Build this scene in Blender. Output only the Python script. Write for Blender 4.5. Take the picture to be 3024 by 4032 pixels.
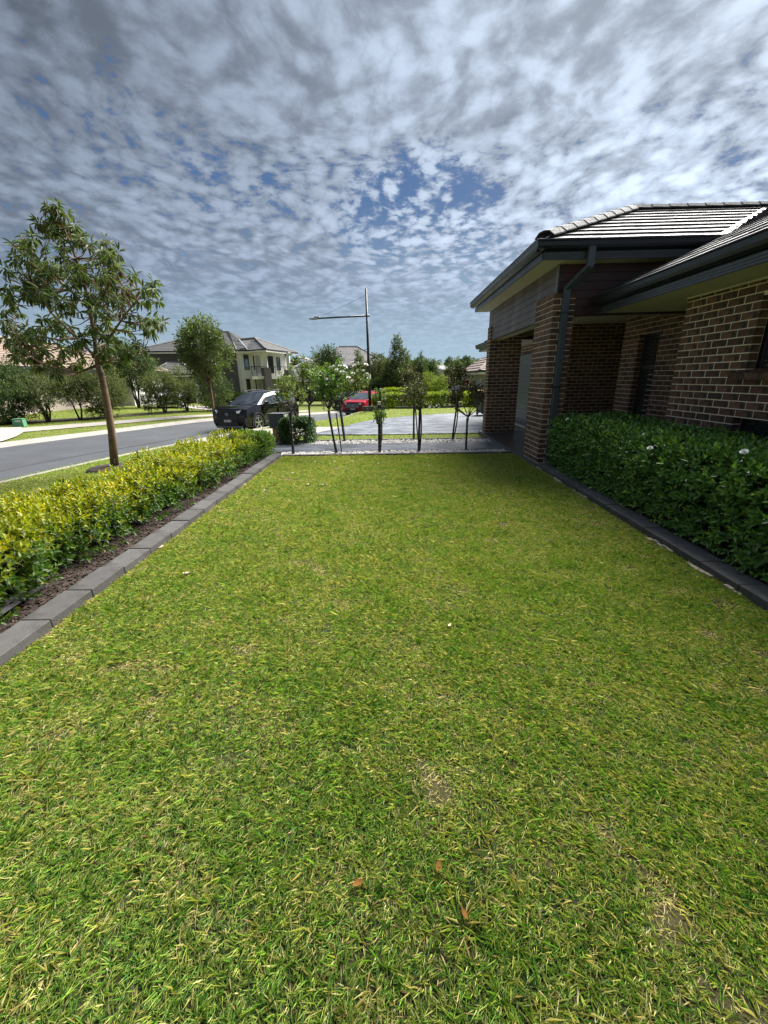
import bpy, bmesh, math, random
import numpy as np
from mathutils import Vector, Matrix
for _o in list(bpy.data.objects): bpy.data.objects.remove(_o)
SC = bpy.context.scene; COL = SC.collection
R = math.radians
random.seed(7); RNG = np.random.default_rng(11)

# ---------------------------------------------------------------- camera
CX, CY, FPX, CAMH = 1512.0, 2016.0, 1588.5, 1.5
def _basis(yaw, pitch, roll):
    f = np.array([math.sin(yaw)*math.cos(pitch), math.cos(yaw)*math.cos(pitch), -math.sin(pitch)])
    r = np.array([math.cos(yaw), -math.sin(yaw), 0.0]); u = np.cross(r, f)
    return r*math.cos(roll)+u*math.sin(roll), -r*math.sin(roll)+u*math.cos(roll), f
RT, UP, FW = _basis(R(-1.1587), R(18.274), R(-1.0518))
cam = bpy.data.cameras.new('camera'); cam.sensor_fit = 'HORIZONTAL'; cam.sensor_width = 36.0
cam.lens = FPX/3024*36.0; cam.clip_start = 0.05; cam.clip_end = 4000
camo = bpy.data.objects.new('camera', cam); COL.objects.link(camo)
camo.matrix_world = Matrix(((RT[0], UP[0], -FW[0], 0), (RT[1], UP[1], -FW[1], 0), (RT[2], UP[2], -FW[2], CAMH), (0, 0, 0, 1)))
SC.camera = camo
CAMP = np.array([0, 0, CAMH])
def ray(px, py): return RT*((px-CX)/FPX) - UP*((py-CY)/FPX) + FW
def at(px, py, Y):                       # world point seen at a photo pixel, at distance Y up the street
    d = ray(px, py); return CAMP + d*(Y/d[1])

# ---------------------------------------------------------------- light: bright thin overcast, veiled sun ahead to the right
SUN_AZ, SUN_EL = R(42), R(47)            # azimuth from +Y towards +X
SUNV = np.array([math.sin(SUN_AZ)*math.cos(SUN_EL), math.cos(SUN_AZ)*math.cos(SUN_EL), math.sin(SUN_EL)])
sl = bpy.data.lights.new('sun', 'SUN'); sl.energy = 5.0; sl.angle = R(46); sl.color = (1.0, 0.96, 0.90)
so = bpy.data.objects.new('sun', sl); COL.objects.link(so)
so.rotation_euler = Vector(SUNV).to_track_quat('Z', 'Y').to_euler()
SC.view_settings.view_transform = 'Standard'; SC.view_settings.look = 'None'
SC.view_settings.gamma = 1.0; SC.view_settings.exposure = 1.45
try: SC.view_settings.use_curve_mapping = False
except Exception: pass

class NT:
    """small helper for node trees"""
    def __init__(s, tree): s.t = tree; s.n = tree.nodes; s.l = tree.links
    def new(s, typ, **kw):
        n = s.n.new(typ)
        for k, v in kw.items(): setattr(n, k, v)
        return n
    def link(s, a, b): s.l.new(a, b)
    def val(s, sock, v):
        if hasattr(v, 'node'): s.l.new(v, sock)
        else: sock.default_value = v
    def math(s, op, a, b=0.0, c=None, clamp=False):
        n = s.new('ShaderNodeMath', operation=op, use_clamp=clamp)
        s.val(n.inputs[0], a); s.val(n.inputs[1], b)
        if c is not None: s.val(n.inputs[2], c)
        return n.outputs[0]
    def mix(s, f, a, b, mode='MIX'):
        n = s.new('ShaderNodeMix', data_type='RGBA', blend_type=mode)
        s.val(n.inputs[0], f)
        for sock, v in ((n.inputs[6], a), (n.inputs[7], b)):
            if hasattr(v, 'node'): s.l.new(v, sock)
            else: sock.default_value = (*v, 1) if len(v) == 3 else v
        return n.outputs[2]
    def noise(s, vec, scale, detail=4, rough=0.5, dist=0.0, lac=2.0):
        n = s.new('ShaderNodeTexNoise'); n.inputs['Scale'].default_value = scale
        n.inputs['Detail'].default_value = detail; n.inputs['Roughness'].default_value = rough
        n.inputs['Distortion'].default_value = dist; n.inputs['Lacunarity'].default_value = lac
        if vec is not None: s.l.new(vec, n.inputs['Vector'])
        return n.outputs[0]
    def sstep(s, v, lo, hi, a=0.0, b=1.0):
        n = s.new('ShaderNodeMapRange', interpolation_type='SMOOTHSTEP')
        s.val(n.inputs[0], v); n.inputs[1].default_value = lo; n.inputs[2].default_value = hi
        n.inputs[3].default_value = a; n.inputs[4].default_value = b
        return n.outputs[0]
    def mapr(s, v, lo, hi, a=0.0, b=1.0):
        n = s.new('ShaderNodeMapRange'); s.val(n.inputs[0], v)
        n.inputs[1].default_value = lo; n.inputs[2].default_value = hi
        n.inputs[3].default_value = a; n.inputs[4].default_value = b
        return n.outputs[0]

W = bpy.data.worlds.new('World'); SC.world = W; W.use_nodes = True
def build_world():
    k = NT(W.node_tree); k.n.clear()
    out = k.new('ShaderNodeOutputWorld'); bg = k.new('ShaderNodeBackground')
    k.link(bg.outputs[0], out.inputs[0])
    sky = k.new('ShaderNodeTexSky', sky_type='NISHITA'); sky.sun_disc = False
    sky.sun_elevation = SUN_EL; sky.sun_rotation = SUN_AZ; sky.air_density = 1.2; sky.dust_density = 1.5
    tc = k.new('ShaderNodeTexCoord'); D = tc.outputs['Generated']
    sp = k.new('ShaderNodeSeparateXYZ'); k.link(D, sp.inputs[0])
    x, y, z = sp.outputs
    zz = k.math('ADD', k.math('MAXIMUM', z, 0.0), 0.14)         # a flat cloud sheet, bent down a little towards the horizon
    cb = k.new('ShaderNodeCombineXYZ'); k.link(k.math('DIVIDE', x, zz), cb.inputs[0]); k.link(k.math('DIVIDE', y, zz), cb.inputs[1])
    P = cb.outputs[0]
    wv = k.new('ShaderNodeTexNoise'); k.link(P, wv.inputs[0]); wv.inputs['Scale'].default_value = 1.6; wv.inputs['Detail'].default_value = 2
    wa = k.new('ShaderNodeVectorMath', operation='MULTIPLY_ADD'); k.link(wv.outputs['Color'], wa.inputs[0]); wa.inputs[1].default_value = (0.22, 0.22, 0); k.link(P, wa.inputs[2])
    mp = k.new('ShaderNodeMapping'); k.link(wa.outputs[0], mp.inputs[0]); mp.inputs['Rotation'].default_value = (0, 0, R(-38)); mp.inputs['Scale'].default_value = (1.0, 0.85, 1)
    Q = mp.outputs[0]
    big = k.noise(P, 0.55, 3, 0.5, 0.2)                 # where the sheet is whole and where it breaks
    rib = k.noise(Q, 6.0, 3, 0.5, 0.1)                  # soft rolls
    med = k.noise(Q, 11.0, 5, 0.56, 0.2)                  # cloudlets
    vo = k.new('ShaderNodeTexVoronoi', feature='F1'); k.link(Q, vo.inputs['Vector']); vo.inputs['Scale'].default_value = 14.0
    cell = k.sstep(vo.outputs['Distance'], 0.0, 0.72, 1.0, 0.0)
    fine = k.noise(wa.outputs[0], 30.0, 5, 0.65, 0.1)
    puff = k.math('ADD', k.math('MULTIPLY', cell, 0.13), k.math('ADD', k.math('MULTIPLY', med, 0.52), k.math('MULTIPLY', fine, 0.42)))
    brk = k.math('MULTIPLY', k.sstep(z, 0.52, 0.36), k.sstep(z, 0.14, 0.24))   # the sheet is thinnest in a band a third of the way up
    dens = k.math('ADD', puff, k.math('ADD', k.math('MULTIPLY', k.math('SUBTRACT', big, 0.5), 0.70), k.math('MULTIPLY', k.math('SUBTRACT', rib, 0.5), 0.25)))
    dens = k.math('ADD', dens, k.mapr(brk, 0, 1, 0.30, 0.125))
    gp = k.new('ShaderNodeVectorMath', operation='DOT_PRODUCT'); k.link(D, gp.inputs[0]); gp.inputs[1].default_value = (0.070, 0.966, 0.250)   # a clear gap low over the street
    dens = k.math('SUBTRACT', dens, k.math('MULTIPLY', k.sstep(gp.outputs['Value'], 0.978, 0.996), 0.14))
    cov = k.sstep(dens, 0.44, 0.60)
    cov = k.math('MULTIPLY', cov, k.sstep(z, 0.05, 0.27, 0.15, 1.0))          # low down the cloud melts into pale haze
    # brightness: forward scattering round the veiled sun; thick parts greyer, thin edges whiter
    dt = k.new('ShaderNodeVectorMath', operation='DOT_PRODUCT'); k.link(D, dt.inputs[0]); dt.inputs[1].default_value = tuple(SUNV)
    mu = k.math('MAXIMUM', dt.outputs['Value'], 0.0)
    glow = k.math('ADD', k.math('MULTIPLY', k.math('POWER', mu, 3.0), GLOW), k.math('MULTIPLY', k.math('POWER', mu, 40.0), 0.10))
    base = k.math('ADD', BASE, glow)
    roll = k.math('ADD', k.math('MULTIPLY', rib, 0.40), k.math('ADD', k.math('MULTIPLY', med, 0.40), k.math('ADD', k.math('MULTIPLY', cell, 0.10), k.math('MULTIPLY', fine, 0.14))))
    shade = k.sstep(roll, 0.37, 0.64, 0.66, 1.42)
    br = k.math('MULTIPLY', base, shade)
    br = k.math('MULTIPLY', br, k.mapr(k.noise(P, 1.2, 3), 0.3, 0.7, 0.86, 1.14))
    br = k.math('MULTIPLY', br, k.sstep(z, 0.60, 0.12, 0.86, 1.40))
    br = k.math('MULTIPLY', br, k.sstep(z, 0.60, 0.92, 1.0, 2.6))               # a thin sheet brightens overhead; extra added out of view to lift shaded walls
    tint = k.mix(k.math('MULTIPLY', glow, 1.6, clamp=True), (0.74, 0.91, 1.20), (1.0, 1.04, 1.0))
    cm = k.new('ShaderNodeVectorMath', operation='SCALE'); k.link(tint, cm.inputs[0]); k.link(br, cm.inputs['Scale'])
    sk = k.new('ShaderNodeVectorMath', operation='SCALE'); k.link(sky.outputs[0], sk.inputs[0]); sk.inputs['Scale'].default_value = 0.027
    skyc = k.mix(0.75, sk.outputs[0], SKYB)
    hz = k.mix(k.sstep(z, 0.36, 0.02), skyc, HORZ)
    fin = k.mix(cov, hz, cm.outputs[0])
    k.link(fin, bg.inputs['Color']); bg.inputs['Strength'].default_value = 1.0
#K
GLOW, BASE, SKYB, HORZ = 0.228, 0.080, (0.020, 0.054, 0.135), (0.155, 0.212, 0.258)
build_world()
# ---------------------------------------------------------------- materials
_M = {}
def mat(name, color, rough=0.6, var=0.15, scale=6.0, bump=0.0, bscale=40.0, metal=0.0, spec=0.5, rnd=0.0, coat=0.0, stain=None):
    """plain weathered surface: colour broken by noise, optional relief, optional difference from piece to piece"""
    if name in _M: return _M[name]
    m = bpy.data.materials.new(name); m.use_nodes = True; k = NT(m.node_tree)
    b = k.n['Principled BSDF']; b.inputs['Roughness'].default_value = rough; b.inputs['Metallic'].default_value = metal
    b.inputs['Specular IOR Level'].default_value = spec; b.inputs['Coat Weight'].default_value = coat
    tc = k.new('ShaderNodeTexCoord'); o = tc.outputs['Object']
    if var > 0 or rnd > 0:
        f = k.mapr(k.noise(o, scale, 5, 0.6), 0.25, 0.75, 1-var, 1+var)
        if rnd > 0:
            oi = k.new('ShaderNodeObjectInfo'); ge = k.new('ShaderNodeNewGeometry')
            rr = k.math('FRACT', k.math('ADD', oi.outputs['Random'], ge.outputs['Random Per Island']))
            f = k.math('MULTIPLY', f, k.mapr(rr, 0, 1, 1-rnd, 1+rnd))
        sc = k.new('ShaderNodeVectorMath', operation='SCALE'); sc.inputs[0].default_value = color; k.link(f, sc.inputs['Scale'])
        c = sc.outputs[0]
        if stain: c = k.mix(k.sstep(k.noise(o, stain[1], 4, 0.6, 0.6), 0.48, 0.68), c, stain[0])
        k.link(c, b.inputs['Base Color'])
        k.link(k.mapr(k.noise(o, scale*2.3, 3), 0.2, 0.8, max(rough-0.12, 0.03), min(rough+0.12, 1)), b.inputs['Roughness'])
    else: b.inputs['Base Color'].default_value = (*color, 1)
    if bump > 0:
        bp = k.new('ShaderNodeBump'); bp.inputs['Strength'].default_value = bump; bp.inputs['Distance'].default_value = 0.01
        k.link(k.noise(o, bscale, 5, 0.65), bp.inputs['Height']); k.link(bp.outputs[0], b.inputs['Normal'])
    _M[name] = m; return m
def leafmat(name, trans=0.35, rough=0.45, spec=0.35):
    if name in _M: return _M[name]
    m = bpy.data.materials.new(name); m.use_nodes = True; k = NT(m.node_tree)
    b = k.n['Principled BSDF']; b.inputs['Roughness'].default_value = rough; b.inputs['Specular IOR Level'].default_value = spec
    a = k.new('ShaderNodeAttribute', attribute_name='Col'); k.link(a.outputs['Color'], b.inputs['Base Color'])
    tr = k.new('ShaderNodeBsdfTranslucent')
    tcol = k.mix(1.0, a.outputs['Color'], (1.25, 1.35, 0.6), 'MULTIPLY'); k.link(tcol, tr.inputs['Color'])
    mx = k.new('ShaderNodeMixShader'); mx.inputs[0].default_value = trans
    k.link(b.outputs[0], mx.inputs[1]); k.link(tr.outputs[0], mx.inputs[2]); k.link(mx.outputs[0], k.n['Material Output'].inputs[0])
    _M[name] = m; return m
def glassmat(name, color=(0.02, 0.025, 0.03), rough=0.03):
    if name in _M: return _M[name]
    m = bpy.data.materials.new(name); m.use_nodes = True; k = NT(m.node_tree); b = k.n['Principled BSDF']
    b.inputs['Base Color'].default_value = (*color, 1); b.inputs['Roughness'].default_value = rough; b.inputs['IOR'].default_value = 2.0
    _M[name] = m; return m

# ---------------------------------------------------------------- object helpers
def tag(o, label=None, cat=None, group=None, kind=None):
    if label: o['label'] = label
    if cat: o['category'] = cat
    if group: o['group'] = group
    if kind: o['kind'] = kind
    return o
def link(name, me, m=None, parent=None, loc=None):
    o = bpy.data.objects.new(name, me); COL.objects.link(o)
    if m is not None and me is not None and not me.materials: me.materials.append(m)
    if parent is not None: o.parent = parent
    if loc is not None: o.location = loc
    return o
def thing(name, label, cat, loc=(0, 0, 0), rz=0.0, group=None):
    o = bpy.data.objects.new(name, None); COL.objects.link(o); o.empty_display_size = 0.2
    o.location = loc; o.rotation_euler = (0, 0, rz)
    return tag(o, label, cat, group)
class MB:
    """collects shapes and links them as ONE mesh object; off is taken away from every vertex (to local coordinates)"""
    def __init__(s, off=(0, 0, 0)): s.v = []; s.f = []; s.off = np.array(off, float)
    def add(s, vs, fs):
        b = len(s.v); s.v.extend([tuple(float(c) for c in p) for p in vs]); s.f.extend([tuple(i+b for i in f) for f in fs]); return s
    def box(s, x0, x1, y0, y1, z0, z1):
        x0, x1 = min(x0, x1), max(x0, x1); y0, y1 = min(y0, y1), max(y0, y1); z0, z1 = min(z0, z1), max(z0, z1)
        return s.add([(x0,y0,z0),(x1,y0,z0),(x1,y1,z0),(x0,y1,z0),(x0,y0,z1),(x1,y0,z1),(x1,y1,z1),(x0,y1,z1)],
                     [(0,3,2,1),(4,5,6,7),(0,1,5,4),(1,2,6,5),(2,3,7,6),(3,0,4,7)])
    def obox(s, c, u, v, w):                            # centre and three half vectors
        c, u, v, w = (np.array(a, float) for a in (c, u, v, w))
        if np.dot(np.cross(u, v), w) < 0: w = -w
        P = [c+a*u+b*v+d*w for d in (-1, 1) for a, b in ((-1,-1),(1,-1),(1,1),(-1,1))]
        return s.add(P, [(0,3,2,1),(4,5,6,7),(0,1,5,4),(1,2,6,5),(2,3,7,6),(3,0,4,7)])
    def poly(s, pts): return s.add(pts, [tuple(range(len(pts)))])
    def prism(s, pts, d):                               # polygon pushed along d
        n = len(pts); P = [np.array(p, float) for p in pts]; d = np.array(d, float)
        nrm = sum((np.cross(P[i], P[(i+1) % n]) for i in range(n)))
        if np.dot(nrm, d) > 0: P = P[::-1]
        s.add(list(P)+[p+d for p in P], [tuple(range(n)), tuple(range(2*n-1, n-1, -1))]+[(i, i+n, (i+1) % n+n, (i+1) % n)[::-1] for i in range(n)])
        return s
    def tube(s, pts, rad, n=8, cap=True):
        P = [np.array(p, float) for p in pts]; rad = [rad]*len(P) if np.isscalar(rad) else list(rad); ring = []
        for i, p in enumerate(P):
            t = P[min(i+1, len(P)-1)]-P[max(i-1, 0)]; t = t/(np.linalg.norm(t)+1e-9)
            a = np.cross(t, (0, 0, 1)) if abs(t[2]) < 0.9 else np.cross(t, (1, 0, 0)); a /= np.linalg.norm(a); b = np.cross(t, a)
            ring.append([p+rad[i]*(a*math.cos(2*math.pi*j/n)+b*math.sin(2*math.pi*j/n)) for j in range(n)])
        vs = [q for r in ring for q in r]; fs = []
        for i in range(len(P)-1):
            for j in range(n): fs.append((i*n+j, i*n+(j+1) % n, (i+1)*n+(j+1) % n, (i+1)*n+j))
        if cap: fs.append(tuple(range(n))[::-1]); fs.append(tuple(range((len(P)-1)*n, len(P)*n)))
        return s.add(vs, fs)
    def lathe(s, prof, c=(0, 0, 0), n=16):              # (r, z) profile about a vertical axis
        vs = [(c[0]+r*math.cos(2*math.pi*j/n), c[1]+r*math.sin(2*math.pi*j/n), c[2]+z) for r, z in prof for j in range(n)]; fs = []
        for i in range(len(prof)-1):
            for j in range(n): fs.append((i*n+j, i*n+(j+1) % n, (i+1)*n+(j+1) % n, (i+1)*n+j))
        fs.append(tuple(range(n))[::-1]); fs.append(tuple(range((len(prof)-1)*n, len(prof)*n)))
        return s.add(vs, fs)
    def blob(s, c, r, sub=1, jit=0.15, sq=(1, 1, 1)):
        bm = bmesh.new(); bmesh.ops.create_icosphere(bm, subdivisions=sub, radius=1.0)
        vs = [tuple(np.array(c)+np.array(v.co)*r*np.array(sq)*(1+random.uniform(-jit, jit))) for v in bm.verts]
        fs = [tuple(v.index for v in f.verts) for f in bm.faces]; bm.free(); return s.add(vs, fs)
    def build(s, name, m, parent=None, smooth=False, bevel=0.0, loc=None):
        me = bpy.data.meshes.new(name); me.from_pydata([tuple(np.array(p)-s.off) for p in s.v], [], s.f); me.update()
        if bevel > 0:
            bm = bmesh.new(); bm.from_mesh(me)
            es = [e for e in bm.edges if len(e.link_faces) == 2 and e.calc_face_angle(0) > 0.6]
            bmesh.ops.bevel(bm, geom=es, offset=bevel, segments=2, affect='EDGES', profile=0.5, clamp_overlap=True); bm.to_mesh(me); bm.free()
        if smooth: me.polygons.foreach_set('use_smooth', [True]*len(me.polygons))
        return link(name, me, m, parent, loc)
def structure(o): o['kind'] = 'structure'; return o
def stuff(o): o['kind'] = 'stuff'; return o
def copy_tree(o, parent=None):
    c = o.copy(); COL.objects.link(c)
    if parent is not None: c.parent = parent
    for ch in list(o.children): copy_tree(ch, c)
    return c

# polygon clipping in the plane (list of (u, v)); keeps u>=t or u<=t on one axis
def clip(poly, ax, t, keep_gt):
    out = []
    for i in range(len(poly)):
        a, b = poly[i], poly[(i+1) % len(poly)]
        ia = (a[ax] >= t) == keep_gt or a[ax] == t; ib = (b[ax] >= t) == keep_gt or b[ax] == t
        if ia: out.append(a)
        if ia != ib:
            q = (t-a[ax])/(b[ax]-a[ax]); out.append((a[0]+(b[0]-a[0])*q, a[1]+(b[1]-a[1])*q))
    return out
def parea(p): return 0.5*abs(sum(p[i][0]*p[(i+1) % len(p)][1]-p[(i+1) % len(p)][0]*p[i][1] for i in range(len(p)))) if len(p) > 2 else 0
def roof_frame(pts):
    P = [np.array(p, float) for p in pts]
    n = sum((np.cross(P[i]-P[0], P[(i+1) % len(P)]-P[0]) for i in range(1, len(P))));
    n /= np.linalg.norm(n)
    if n[2] < 0: n = -n
    u = np.cross((0, 0, 1), n); u /= np.linalg.norm(u); v = np.cross(n, u)      # v runs up the slope
    if v[2] < 0: v = -v; u = -u
    o = min(P, key=lambda p: p[2])
    return o, u, v, n, [(float(np.dot(p-o, u)), float(np.dot(p-o, v))) for p in P]
def roof_courses(mb, pts, gauge=0.34, t=0.035, under=0.05):
    """a roof slope as overlapping courses: each course a wedge, thick at its lower edge"""
    o, u, v, n, q = roof_frame(pts); v1 = max(b for a, b in q); k = 0
    while k*gauge < v1:
        p = clip(clip(q, 1, k*gauge, True), 1, (k+1)*gauge, False)
        if parea(p) > 1e-4:
            top = [o+u*a+v*b+n*(t*(1-(b-k*gauge)/gauge)+0.004) for a, b in p]; bot = [o+u*a+v*b-n*under for a, b in p]
            m = len(p); ar = sum(p[i][0]*p[(i+1) % m][1]-p[(i+1) % m][0]*p[i][1] for i in range(m))
            if ar < 0: top, bot = top[::-1], bot[::-1]
            mb.add(top+bot, [tuple(range(m)), tuple(range(2*m-1, m-1, -1))]+[(i, i+m, (i+1) % m+m, (i+1) % m) for i in range(m)])
        k += 1
def roof_tiles(pts, m, parent, off, w=0.30, gauge=0.33, t=0.034, name='roof_tile'):
    """the same, but every tile an object; whole tiles share a mesh"""
    o, u, v, n, q = roof_frame(pts); v1 = max(b for a, b in q); u0 = min(a for a, b in q); u1 = max(a for a, b in q)
    M = Matrix(((u[0], v[0], n[0]), (u[1], v[1], n[1]), (u[2], v[2], n[2]))).to_4x4(); full = None; cnt = 0
    for k in range(int(v1/gauge)+1):
        a0 = u0-(0.5*w if k % 2 else 0)
        for j in range(int((u1-u0)/w)+2):
            ua, ub = a0+j*w+0.0025, a0+(j+1)*w-0.0025; va, vb = k*gauge, (k+1)*gauge-0.0005
            p = clip(clip(clip(clip(q, 0, ua, True), 0, ub, False), 1, va, True), 1, vb, False)
            A = parea(p)
            if A < 0.004: continue
            whole = abs(A-(ub-ua)*(vb-va)) < 1e-5
            if whole and full: me = full
            else:
                if whole: p = [(ua, va), (ub, va), (ub, vb), (ua, vb)]
                h = lambda b: t*(1-(b-va)/gauge)+0.004
                mm = len(p); ar = sum(p[i][0]*p[(i+1) % mm][1]-p[(i+1) % mm][0]*p[i][1] for i in range(mm))
                if ar < 0: p = p[::-1]
                vs = [(a-ua, b-va, h(b)) for a, b in p]+[(a-ua, b-va, -0.012) for a, b in p]
                me = bpy.data.meshes.new(name); me.from_pydata(vs, [], [tuple(range(mm)), tuple(range(2*mm-1, mm-1, -1))]+[(i, i+mm, (i+1) % mm+mm, (i+1) % mm) for i in range(mm)])
                if whole: full = me
            ob = link(name, me, m, parent); L = o+u*ua+v*va-np.array(off)+n*random.uniform(-0.002, 0.002)
            ob.matrix_local = Matrix.Translation(Vector(L)) @ M; cnt += 1
    return cnt

# ---------------------------------------------------------------- leaves
def leaf_mesh(name, pos, d, nrm, ln, wd, colr, fold=0.25, droop=0.0, shape='lance', tipc=None):
    """N leaves in one mesh: folded along the midrib, 'lance' has six corners, 'tri' four"""
    N = len(pos); d = d/np.linalg.norm(d, axis=1, keepdims=True)
    s = np.cross(d, nrm); s /= np.linalg.norm(s, axis=1, keepdims=True)+1e-9; nn = np.cross(s, d)
    ln = np.broadcast_to(ln, N)[:, None]; wd = np.broadcast_to(wd, N)[:, None]
    tip = pos+d*ln-nn*ln*droop
    if shape == 'lance':
        c1, c2 = pos+d*ln*0.30-nn*ln*droop*0.05, pos+d*ln*0.66-nn*ln*droop*0.4
        up = nn*wd*fold
        V = np.stack([pos, c1-s*wd*0.46+up, c2-s*wd*0.40+up, tip, c2+s*wd*0.40+up, c1+s*wd*0.46+up], 1)
        F = np.array([[0, 3, 2, 1], [0, 5, 4, 3]]); nv = 6
    else:
        c1 = pos+d*ln*0.42; up = nn*wd*fold
        V = np.stack([pos, c1-s*wd*0.5+up, tip, c1+s*wd*0.5+up], 1); F = np.array([[0, 2, 1], [0, 3, 2]]); nv = 4
    me = bpy.data.meshes.new(name)
    idx = (np.arange(N)[:, None, None]*nv+F[None]).reshape(-1, F.shape[1])
    me.vertices.add(N*nv); me.vertices.foreach_set('co', V.reshape(-1).astype(np.float32))
    nf, fs = idx.shape; me.loops.add(nf*fs); me.loops.foreach_set('vertex_index', idx.reshape(-1).astype(np.int32))
    me.polygons.add(nf); me.polygons.foreach_set('loop_start', (np.arange(nf)*fs).astype(np.int32))
    ca = me.color_attributes.new('Col', 'FLOAT_COLOR', 'POINT')
    c4 = np.ones((N, nv, 4), np.float32); c4[:, :, :3] = np.clip(colr, 0.001, 1)[:, None, :]
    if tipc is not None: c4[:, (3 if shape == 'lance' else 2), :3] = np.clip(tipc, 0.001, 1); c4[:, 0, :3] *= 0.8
    ca.data.foreach_set('color', c4.reshape(-1)); me.update(calc_edges=True); return me
def rdir(n, up=0.0):
    v = RNG.normal(size=(n, 3)); v[:, 2] += up; return v/np.linalg.norm(v, axis=1, keepdims=True)
def pal(n, cols, w, jit=0.18):
    c = np.array(cols)[RNG.choice(len(cols), n, p=np.array(w)/sum(w))]
    return c*(1+RNG.uniform(-jit, jit, (n, 1)))*(1+RNG.uniform(-0.06, 0.06, (n, 3)))
# ---------------------------------------------------------------- the lie of the land
_CP = np.array([(-2,-4,-.06),(2.5,-4,-.06),(0,2,-.06),(-2.3,5,-.06),(2.6,5,-.06),(-2.3,8.3,-.06),(2.5,8.5,-.06),(0,9.8,-.09),(2.6,10,-.08),(-2.5,10,-.11),
 (2.7,12.3,-.13),(4,14,-.12),(4.2,19,-.16),(-.7,12.7,-.16),(-2.7,14,-.25),(1.5,19.6,-.2),(-.95,17.5,-.21),(-3.2,11.5,-.24),
 (-8.45,8.4,-.48),(-8,10.8,-.48),(-7.2,14,-.48),(-6.2,17.6,-.5),(-9,3,-.48),(-9.2,-4,-.48),(-13.7,14,-.46),(-10.6,23.3,-.5),(-15.6,8,-.45),(-16.6,0,-.45),
 (-17,18,-.36),(-19.2,21.5,-.32),(-13,28.5,-.42),(-25,25,-.1),(-21,40,-.5),(-30,20,.1),(-1,26,-.33),(1.8,26.5,-.35),(5,26.5,-.3),(-1.35,27.6,-.44),
 (-2.4,31,-1.0),(-5,21.5,-.62),(-3.2,26,-.82),(-8,30,-.8),(2,38,-1.2),(-6,42,-1.0),(-18,52,-1.0),(-28,50,-.8),(0,60,-1.4),(30,60,-1.5),(14,40,-1.2),(8,26,-.3),
 (-60,40,.2),(40,0,0),(-60,0,.2),(0,-30,0),(-4.2,3,-.12),(-4,7,-.14),(-6,9,-.31),(12,14,-.1),(12,4,-.05),(60,100,-2),(-60,100,-1.5),(0,100,-2)], float)
def _tps(r2): return np.where(r2 > 0, 0.5*r2*np.log(r2+1e-12), 0)
def _fit():
    n = len(_CP); X = _CP[:, :2]/10; K = _tps(((X[:, None]-X[None])**2).sum(-1))+np.eye(n)*0.004
    P = np.c_[np.ones(n), X]; A = np.block([[K, P], [P.T, np.zeros((3, 3))]])
    return X, np.linalg.solve(A, np.r_[_CP[:, 2], np.zeros(3)])
_TX, _TW = _fit()
def T(x, y):
    x = np.asarray(x, float); y = np.asarray(y, float); sh = np.broadcast(x, y).shape
    q = np.stack([np.broadcast_to(x, sh).ravel(), np.broadcast_to(y, sh).ravel()], 1)/10
    z = np.empty(len(q))
    for i in range(0, len(q), 20000):
        qq = q[i:i+20000]; z[i:i+20000] = _tps(((qq[:, None]-_TX[None])**2).sum(-1)) @ _TW[:len(_TX)] + _TW[-3]+qq @ _TW[-2:]
    r = np.hypot(q[:, 0]*10, q[:, 1]*10-20); s = np.clip((r-75)/60, 0, 1); s = s*s*(3-2*s)
    z = z*(1-s)-2.0*s
    h = np.clip((r-170)/600, 0, 1); h = h*h*(3-2*h)
    z = z+h*(20+5*np.sin(q[:, 0]*0.09+1.0)+3*np.sin(q[:, 0]*0.21))
    return z.reshape(sh) if sh else float(z[0])
def spline(P, n):
    P = np.array(P, float); L = np.r_[0, np.cumsum(np.linalg.norm(np.diff(P, axis=0), axis=1))]
    t = np.linspace(0, L[-1], n); m = np.gradient(P, L, axis=0, edge_order=2); out = []
    for v in t:
        i = min(np.searchsorted(L, v, side='right')-1, len(P)-2); h = L[i+1]-L[i]; s = (v-L[i])/h
        out.append((2*s**3-3*s**2+1)*P[i]+(s**3-2*s**2+s)*h*m[i]+(-2*s**3+3*s**2)*P[i+1]+(s**3-s**2)*h*m[i+1])
    return np.array(out)
NK = spline([(-9.4,-9),(-9.0,2),(-8.48,8.4),(-8.02,10.9),(-7.2,14.0),(-6.1,17.6),(-4.8,21.5),(-3.15,25.5),(-.9,30),(2.3,35),(7.2,39.5),(14,43),(32,47)], 140)
FK = spline([(-18,-9),(-16.9,2),(-15.6,8),(-13.95,14.2),(-12.3,18.7),(-10.66,23.3),(-8.7,28),(-6.2,33),(-2.7,38.5),(3,44),(11,48.5),(32,54)], 140)
def inpoly(x, y, poly):
    c = np.zeros(x.shape, bool); n = len(poly)
    for i in range(n):
        (x1, y1), (x2, y2) = poly[i], poly[(i+1) % n]
        c ^= ((y1 > y) != (y2 > y)) & (x < (x2-x1)*(y-y1)/(y2-y1+1e-12)+x1)
    return c
ROADPOLY = np.r_[NK, FK[::-1]]
PROPERTY = [(-4.0, -8), (8, -8), (8, 12.2), (-2.9, 12.2), (-2.9, 9.0), (-4.0, 9.0)]
def _grid(lo, a, b, hi, st):
    c = np.arange(a, b+1e-6, st); l = [a]; d = st
    while l[-1] > lo: d *= 1.3; l.append(l[-1]-d)
    r = [b]; d = st
    while r[-1] < hi: d *= 1.3; r.append(r[-1]+d)
    return np.r_[np.array(l[1:])[::-1], c, np.array(r[1:])]
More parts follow.
